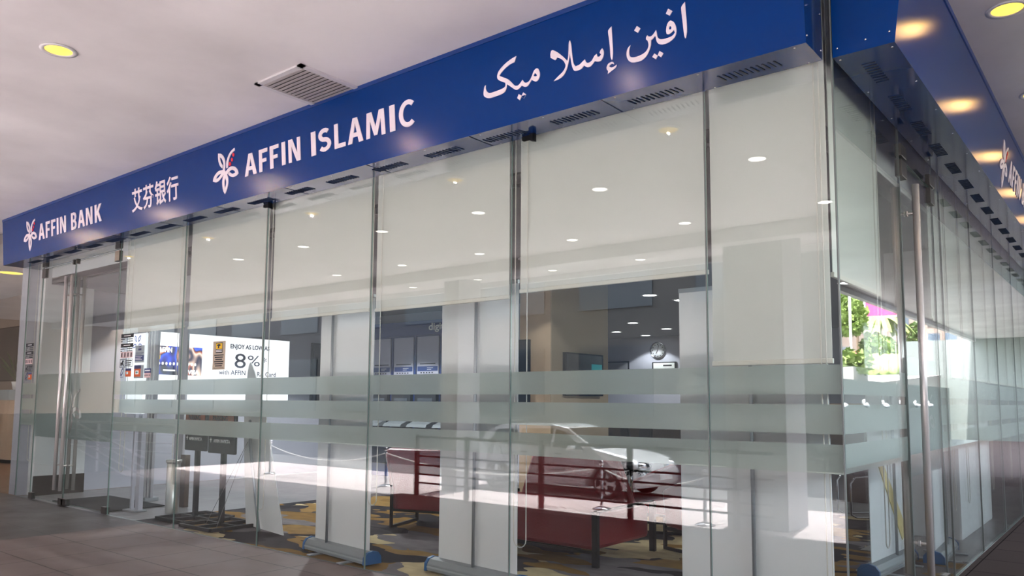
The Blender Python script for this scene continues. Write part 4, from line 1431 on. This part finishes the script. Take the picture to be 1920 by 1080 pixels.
# ---------------------------------------------------------------- neighbouring lobby
rd = thing('reception_desk', 'pale wooden reception desk with rounded end in the neighbouring lobby', 'desk', (-20.9, 2.6, 0))
arc = [(1.6 + .55 * math.sin(a), -.0 - .5 * math.cos(a)) for a in [k * math.pi / 10 for k in range(11)]]
pl = [(-2.6, -.5)] + arc + [(-2.6, .5)]
MB().prism([(x, y) for x, y in pl], 2, .08, 1.45).build('body', 'tan_panel', rd)
MB().prism([(x * .99, y * .94) for x, y in pl], 2, 0, .08).build('plinth', 'black_metal', rd)
MB().prism([(x * 1.01, y * 1.04) for x, y in pl], 2, 1.45, 1.69).build('top', 'sheet_grey', rd)
tv = thing('wall_television', 'black screen on the beige wall of the neighbouring lobby', 'television', (0, 0, 0))
MB().box(-23.6, -21.75, 3.22, 3.298, 1.95, 3.43).build('casing', 'black_metal', tv)
MB().box(-23.57, -21.8, 3.217, 3.22, 1.98, 3.40).build('display', 'black_screen', tv)
pp = thing('potted_plant', 'small spiky potted plant on the reception desk of the lobby', 'plant', (-19.75, 2.5, 1.69))
MB().lathe([(.0, 0), (.1, 0), (.14, .2), (.11, .2), (.0, .17)], seg=16).build('pot', 'white_paint', pp)
f = MB()
for k in range(22):
    a = k * 2.4
    r = .12 + .3 * random.random()
    z = .35 + .55 * random.random()
    f.hexa([(0, -.01, .15), (.01, 0, .15), (0, .01, .15), (-.01, 0, .15), (r * math.cos(a), r * math.sin(a), z), (r * math.cos(a) + .006, r * math.sin(a), z), (r * math.cos(a), r * math.sin(a) + .006, z), (r * math.cos(a) * .6, r * math.sin(a) * .6, z * .8)])
f.build('leaves', 'plant_green', pp)
downlight((-18.2, 1.69, ZC), 'warm yellow downlight in the lobby ceiling below the end of the long sign', 'lobby downlights', 'downlight_warm', r=.24, power=14)

# ---------------------------------------------------------------- outdoors, seen mirrored in the glass
struct('pavement', MB().box(-21, 4.1, -10.4, -4.2, -.7, -.5).box(-21, -8.15, -4.2, -2.6, -.7, -.5).box(4.1, 8, -10.4, -4.2, -.7, -.5).box(8, 14, -10.4, 16.5, -.7, -.5), 'paving', 'sunlit pinkish paved forecourt below the terrace, with an added bounce strip at the side', 'pavement')  # last strip is added pale ground that bounces sun onto the side ceiling
struct('road', MB().box(-60, 60, -19, -10.4, -.75, -.52).box(-60, -21, -10.4, -2.6, -.75, -.52).box(14, 60, -10.4, 90, -.75, -.52), 'asphalt', 'grey asphalt road along the forecourt', 'road')
struct('trim_3', MB().box(-30, 4.1, -9.2, -9.1, ZC - .12, ZC + .5).box(4.1, 4.25, 13.5, 36, ZC - .12, ZC + .5).box(4.1, 8, -9.2, -9.1, ZC - .12, ZC + .5).box(8, 8.15, -9.2, 13.5, ZC - .12, ZC + .5).box(4.1, 8, 13.4, 13.55, ZC - .12, ZC + .5), 'white_paint', 'white edge board of the canopy', 'canopy edge')
struct('column_1', MB().box(-4.05, -3.05, -8.5, -7.6, -.5, ZC), 'grey_paint', 'square pale grey canopy column opposite the corner pane', 'column')
struct('column_2', MB().box(-11.05, -10.6, -8.9, -8.15, -.5, ZC), 'grey_paint', 'square pale grey canopy column opposite the second banner', 'column')
struct('beam_1', MB().box(-30, 3.9, -7.3, -7.0, 4.05, ZC), 'plaster', 'low beam under the canopy ceiling', 'beam')
bd = thing('office_building', 'grey office building across the road', 'building', (-20, -19, -.5))
MB().box(-40, 50, -6, 0, 0, 13).build('wall', 'facade', bd)
for i in range(18):
    for j in range(3):
        MB().box(-36 + i * 4.6, -33 + i * 4.6, 0, .05, 1.5 + j * 3.8, 4 + j * 3.8).build('window', 'facade_glass', bd)

# terrace railing of dark posts and five bars
rl = thing('railing', 'dark grey railing of five bars along the terrace edge', 'railing', (0, -4.2, 0))
for x in (-7.8, -6.72, -5.31, -3.88, -2.45):
    MB().box(x - .03, x + .03, -.03, .03, -.12, .96).build('post', 'rail_grey', rl)
for z in (.2, .335, .48, .62, .92):
    MB().tube([(-7.8, 0, z), (-2.0, 0, z)], .014 if z < .9 else .02, 8).build('bar', 'rail_grey', rl)
rl = thing('stair_railing', 'white sloping handrail with thin bars beside the entrance steps', 'railing', (0, -2.75, 0))
for z in (0, -.17, -.34, -.51):
    MB().tube([(-17.5, 0, 1.0 + z), (-12.7, 0, 1.0 + z)], .026 if z == 0 else .012, 8).build('bar', 'rail_white', rl)
    MB().tube([(-16.6, .1, .93 + z), (-13.65, .1, .36 + z)], .026 if z == 0 else .014, 8).build('bar', 'rail_white', rl)
for x in (-17.5, -15.9, -14.3, -12.7):
    MB().box(x - .02, x + .02, -.02, .02, -.45, 1.0).build('post', 'rail_white', rl)
struct('steps', MB().box(-30, -8.15, -2.9, -2.6, -.5, -.16).box(-30, -8.15, -3.2, -2.9, -.5, -.33), 'tile_dark', 'two low steps down from the entrance terrace', 'steps')


def stanchion(x, y, label):
    t = thing('stanchion', label, 'barrier post', (x, y, -.5), 'chrome barrier posts on the forecourt')
    MB().lathe([(0, 0), (.17, 0), (.17, .015), (.1, .04), (.03, .06), (0, .06)], seg=24).build('base', 'chrome', t)
    MB().lathe([(.03, .05), (.026, .82), (.0, .82)], seg=16).build('pole', 'chrome', t)
    MB().blob((0, 0, .86), .05, sub=3).build('ball_top', 'chrome', t)
    return t


SP = [(-17.2, -7.85), (-12.58, -7.86), (-6.67, -7.92), (-4.35, -7.4)]
for (x, y), lab in zip(SP, ['chrome barrier post out beyond the entrance steps', 'chrome barrier post mirrored beside the red armchair back', 'chrome barrier post before the parked car wheel', 'chrome barrier post in front of the canopy column']):
    stanchion(x, y, lab)
for (a, b), lab in zip(zip(SP, SP[1:]), ['pale chain sagging between the first two barrier posts', 'pale chain sagging in front of the parked car', 'pale chain sagging towards the canopy column']):
    pts = []
    for k in range(17):
        u = k / 16
        pts.append((a[0] + (b[0] - a[0]) * u, a[1] + (b[1] - a[1]) * u, .27 - .36 * 4 * u * (1 - u) * (.6 if b[0] - a[0] < 3 else .8)))
    tag(MB().tube(pts, .015, 6).build('barrier_chain', 'rail_white'), lab, 'chain', 'barrier chains')

# parked silver car, side towards the glass
car = thing('car', 'silver hatchback parked at the kerb, mirrored over the red sofa', 'car', (-11.3, -10.2, -.52))
side = [(0.05, .35), (.02, .75), (.12, .98), (.45, 1.38), (.9, 1.5), (2.3, 1.52), (2.75, 1.44), (3.55, 1.02), (4.45, .86), (4.72, .7), (4.78, .45), (4.7, .28), (4.35, .22), (4.3, .4), (4.1, .6), (3.85, .66), (3.6, .6), (3.4, .4), (3.36, .22), (1.35, .22), (1.3, .4), (1.1, .6), (.85, .66), (.6, .6), (.42, .4), (.38, .25)]
mb = MB()
NW = 9
rings = []
for j in range(NW):
    t = -1 + 2 * j / (NW - 1)
    rg = []
    for x, z in side:
        tum = max(0, (z - .9)) * .32
        w = .9 - tum - (.06 if z < .4 else 0)
        ends = .96 if abs(t) < .9 else .99
        pinch = 1 - .06 * abs(t) ** 4
        rg.append(mb.v((2.4 + (x - 2.4) * pinch, w * t, z)))
    rings.append(rg)
n = len(side)
for a, b in zip(rings, rings[1:]):
    for i in range(n):
        j = (i + 1) % n
        f = mb.bm.faces.new((a[i], a[j], b[j], b[i]))
        f.smooth = True
        if 6 <= i <= 6 or i == 2:
            f.material_index = 1
mb.bm.faces.new(rings[0][::-1])
mb.bm.faces.new(rings[-1])
mb.build('body', ['car_paint', 'car_glass'], car)
for s in (-1, 1):
    def W(x, z):
        return (x, s * (.905 - max(0, z - .9) * .32), z)
    for poly in ([(.62, 1.06), (1.45, 1.05), (1.45, 1.4), (.8, 1.38)], [(1.52, 1.05), (2.4, 1.03), (2.4, 1.43), (1.52, 1.41)], [(2.47, 1.03), (3.3, 1.0), (2.72, 1.36), (2.47, 1.42)]):
        m = MB()
        m.hexa([W(*p) for p in poly] + [(W(*p)[0], W(*p)[1] - s * .02, W(*p)[2]) for p in poly])
        m.build('side_window', 'car_glass', car)
    MB().blob((3.05, s * 1.0, 1.05), (.1, .08, .07), sub=2).build('door_mirror', 'car_paint', car)
    for x in (1.7, 2.65):
        MB().box(x - .09, x + .09, s * .905 - .012, s * .905 + .012, .88, .91).build('door_handle', 'chrome', car)
    for x in (.85, 3.85):
        wl_ = MB(Matrix.Translation((x, s * .8, .33)) @ Matrix.Rotation(math.pi / 2, 4, 'X'))
        wl_.lathe([(0, -.1), (.24, -.1), (.3, -.1), (.33, -.07), (.33, .07), (.3, .1), (.24, .1), (0, .1)], seg=28)
        wh = wl_.build('wheel', 'tyre', car)
        r = MB(Matrix.Translation((x, s * .91, .33)) @ Matrix.Rotation(math.pi / 2, 4, 'X'))
        for k in range(5):
            a = k * 2 * math.pi / 5
            c_, s_ = math.cos(a), math.sin(a)
            q = lambda u, v, w: (u * c_ - v * s_, u * s_ + v * c_, w)
            r.hexa([q(.03, -.03, -.01), q(.23, -.05, -.01), q(.23, .05, -.01), q(.03, .03, -.01), q(.03, -.03, .01), q(.23, -.05, .01), q(.23, .05, .01), q(.03, .03, .01)])
        r.lathe([(.225, -.01), (.25, -.01), (.25, .01), (.225, .01), (.225, -.01)], seg=28)
        r.build('rim', 'wheel_rim', wh)
    MB().blob((4.55, s * .62, .72), (.16, .2, .08), sub=2).build('headlight', 'chrome', car)
    MB().blob((.1, s * .66, .92), (.08, .16, .12), sub=2).build('tail_light', 'car_red', car)
MB().box(4.72, 4.79, -.25, .25, .42, .53).build('number_plate', 'paper', car)

# greenery, billboard and street beyond the canopy end
struct('low_wall', MB().box(5.2, 5.5, 16.6, 40, -.5, 2.2).box(7.7, 8, -9.1, 13.5, -.5, 2.6), 'dark_stone', 'dark stone wall of the fountain beyond the walkway, and an added wall limiting the side light', 'wall')  # second box is an added wall that limits light from the side
for i in range(6):
    t = MB()
    y = 17.5 + i * 2.2
    t.blob((4.98, y, 1.45), (.08, .14, .07), sub=2, jit=.7).blob((5.06, y, 1.53), (.04, .05, .1), sub=2, jit=.7)
    tag(t.build('water_jet', 'splash'), 'white splash of fountain water against the dark stone wall', 'fountain jet', 'fountain water jets')
struct('wall_view_block', MB().box(-21.4, -21, -10.4, -2.6, -.5, 1.1), 'dark_stone', 'dark stone wall added past the entrance steps to block the bright ground beyond', 'wall')  # made-up wall that cuts off the bright ground mirrored at the left
struct('bank', MB().hexa([(5.5, 14, -.5), (60, 14, -.5), (60, 60, -.5), (5.5, 60, -.5), (5.5, 14, 1.7), (60, 14, 1.7), (60, 60, 4.2), (5.5, 60, 4.2)]), 'concrete', 'pale sunlit road climbing away behind the fountain wall', 'road')


def crown(mb, c, R, n, mi=0, leaf=.5, flat_=.7):
    for _ in range(n):
        a, b = random.random() * 6.283, math.acos(2 * random.random() - 1)
        r = R * (.55 + .45 * random.random())
        p = (c[0] + r * math.sin(b) * math.cos(a), c[1] + r * math.sin(b) * math.sin(a), c[2] + r * math.cos(b) * flat_)
        u = Vector((random.gauss(0, 1), random.gauss(0, 1), random.gauss(0, 1))).normalized()
        v = u.cross(Vector((random.random(), random.random(), 1))).normalized()
        s = leaf * (.6 + .8 * random.random())
        p = Vector(p)
        mb.face([p - u * s, p - v * s * .5, p + u * s, p + v * s * .5], mi)


def tree(x, y, z, h, R, label, m='leaf', n=1500):
    t = thing('tree', label, 'tree', (x, y, z), 'trees beyond the canopy')
    MB().tube([(0, 0, -.2), (.1, .05, h * .4), (.05, .1, h * .75)], .14, 8, taper=[1, .75, .4]).build('trunk', 'bark', t)
    c = MB()
    crown(c, (0, 0, h), R, n, 0, .17)
    crown(c, (R * .5, R * .3, h * .8), R * .6, n // 2, 0, .17)
    crown(c, (-R * .5, -R * .3, h * .82), R * .6, n // 2, 0, .17)
    c.build('crown', m, t)
    return t


for a in [(11.3, 39, 2.9, 3.4, 1.5, 'leafy green tree behind the street lamp post', 'leaf_light'), (9.5, 39.6, 3.0, 1.5, .9, 'low rounded bright shrub tree in front of the palm trunk', 'leaf_light'),
          (7.4, 39.4, 3.0, 1.2, .6, 'low rounded shrub tree next to the gridded building', 'leaf'),
          (14.8, 56, 3.9, 5.0, 2.8, 'tall green tree at the far end of the road', 'leaf_light'), (9.6, 54, 3.8, 2.4, 1.6, 'green tree behind the palm and billboard', 'leaf')]:
    tree(*a)
pm = thing('palm_tree', 'palm tree with drooping fronds below the pink billboard', 'palm', (10.2, 43, 3.2))
MB().tube([(0, 0, 0), (.1, 0, 1.5), (.05, .1, 3.1)], .11, 8).build('trunk', 'bark', pm)
f = MB()
for k in range(16):
    a = k * 2.4
    L = 1.6 + .4 * random.random()
    pts = [Vector((L * s * math.cos(a), L * s * math.sin(a), 3.1 + 1.1 * s - 1.9 * s * s)) for s in [i / 6 for i in range(7)]]
    side_ = Vector((-math.sin(a), math.cos(a), 0))
    for p, q in zip(pts, pts[1:]):
        for sg in (-1, 1):
            f.face([p, q, q + side_ * sg * .2 - Vector((0, 0, .12)), p + side_ * sg * .2 - Vector((0, 0, .12))])
f.build('fronds', 'leaf_light', pm)
hg = MB()
for k in range(22):
    hg.blob((7.6 + (k % 11) * .38, 36.5 + (k // 11) * 1.1, 3.15 + (k // 11) * .3), (.42, .5, .55), sub=3, jit=.3)
tag(hg.build('hedge', 'leaf_light'), 'long rounded bright green hedge above the sunlit road', 'hedge')
pb = thing('planter', 'pale concrete planter with grassy plants at the road edge', 'planter', (6.75, 24, 2.1))
MB().box(-.5, .5, -.9, .9, 0, .65).build('box', 'concrete', pb)
c = MB()
crown(c, (0, 0, .8), .9, 420, 0, .16, .6)
c.build('plants', 'leaf_light', pb)
bb = thing('billboard', 'pink advertising billboard on a pale frame above the palm', 'billboard', (10.6, 46, 3.4))
MB().box(-1.15, 1.15, -.15, .15, 3.3, 4.75).build('frame', 'white_paint', bb)
MB().box(-1.05, 1.05, -.2, -.15, 3.42, 4.65).build('poster', 'pink_board', bb)
for x in (-.7, .7):
    MB().tube([(x, 0, -.1), (x, 0, 3.4)], .08, 8).build('post', 'rail_grey', bb)
lp = thing('lamp_post', 'tall pale street lamp post among the trees', 'lamp post', (9.3, 34, 2.6))
MB().tube([(0, 0, 0), (0, 0, 5.2)], .05, 8).build('pole', 'rail_white', lp)
MB().tube([(0, 0, 5.1), (.6, 0, 5.35)], .03, 8).build('arm', 'rail_white', lp)
MB().blob((.7, 0, 5.35), (.22, .1, .05), sub=2).build('lamp_head', 'alu', lp)
bd = thing('apartment_block', 'pale pink building with a close grid of windows beside the trees', 'building', (8, 41, 0))
MB().box(-3.7, -.4, 0, 8, 0, 14).build('wall', 'pink_block', bd)
for i in range(4):
    for j in range(8):
        MB().box(-3.6 + i * .8, -3.05 + i * .8, -.06, 0, 3 + j * 1.3, 3.9 + j * 1.3).build('window', 'facade_glass', bd)
bd = thing('apartment_block', 'large pale pink building standing behind all the trees', 'building', (14, 66, 0))
MB().box(-8, 26, 0, 10, 0, 15).build('wall', 'pink_block', bd)
for i in range(14):
    for j in range(4):
        MB().box(-7.4 + i * 2.3, -6.1 + i * 2.3, -.06, 0, 5 + j * 2.4, 6.4 + j * 2.4).build('window', 'facade_glass', bd)
rc = thing('parked_car', 'small red car at the road edge beside the planter', 'car', (14.4, 50, 3.62), rz=2.6)
MB().prism([(0, .3), (0, .8), (.5, .95), (.9, 1.4), (2.2, 1.4), (2.8, .95), (3.7, .8), (3.8, .3)], 1, -.75, .75).build('body', 'car_red', rc, .08)
MB().prism([(.65, .98), (1.0, 1.34), (2.1, 1.34), (2.6, .98)], 1, -.76, .76).build('window', 'car_glass', rc)
for x in (.75, 3.0):
    for s in (-.72, .72):
        MB(Matrix.Translation((x, s, .3)) @ Matrix.Rotation(math.pi / 2, 4, 'X')).lathe([(0, -.08), (.3, -.08), (.3, .08), (0, .08)], seg=20).build('wheel', 'tyre', rc)
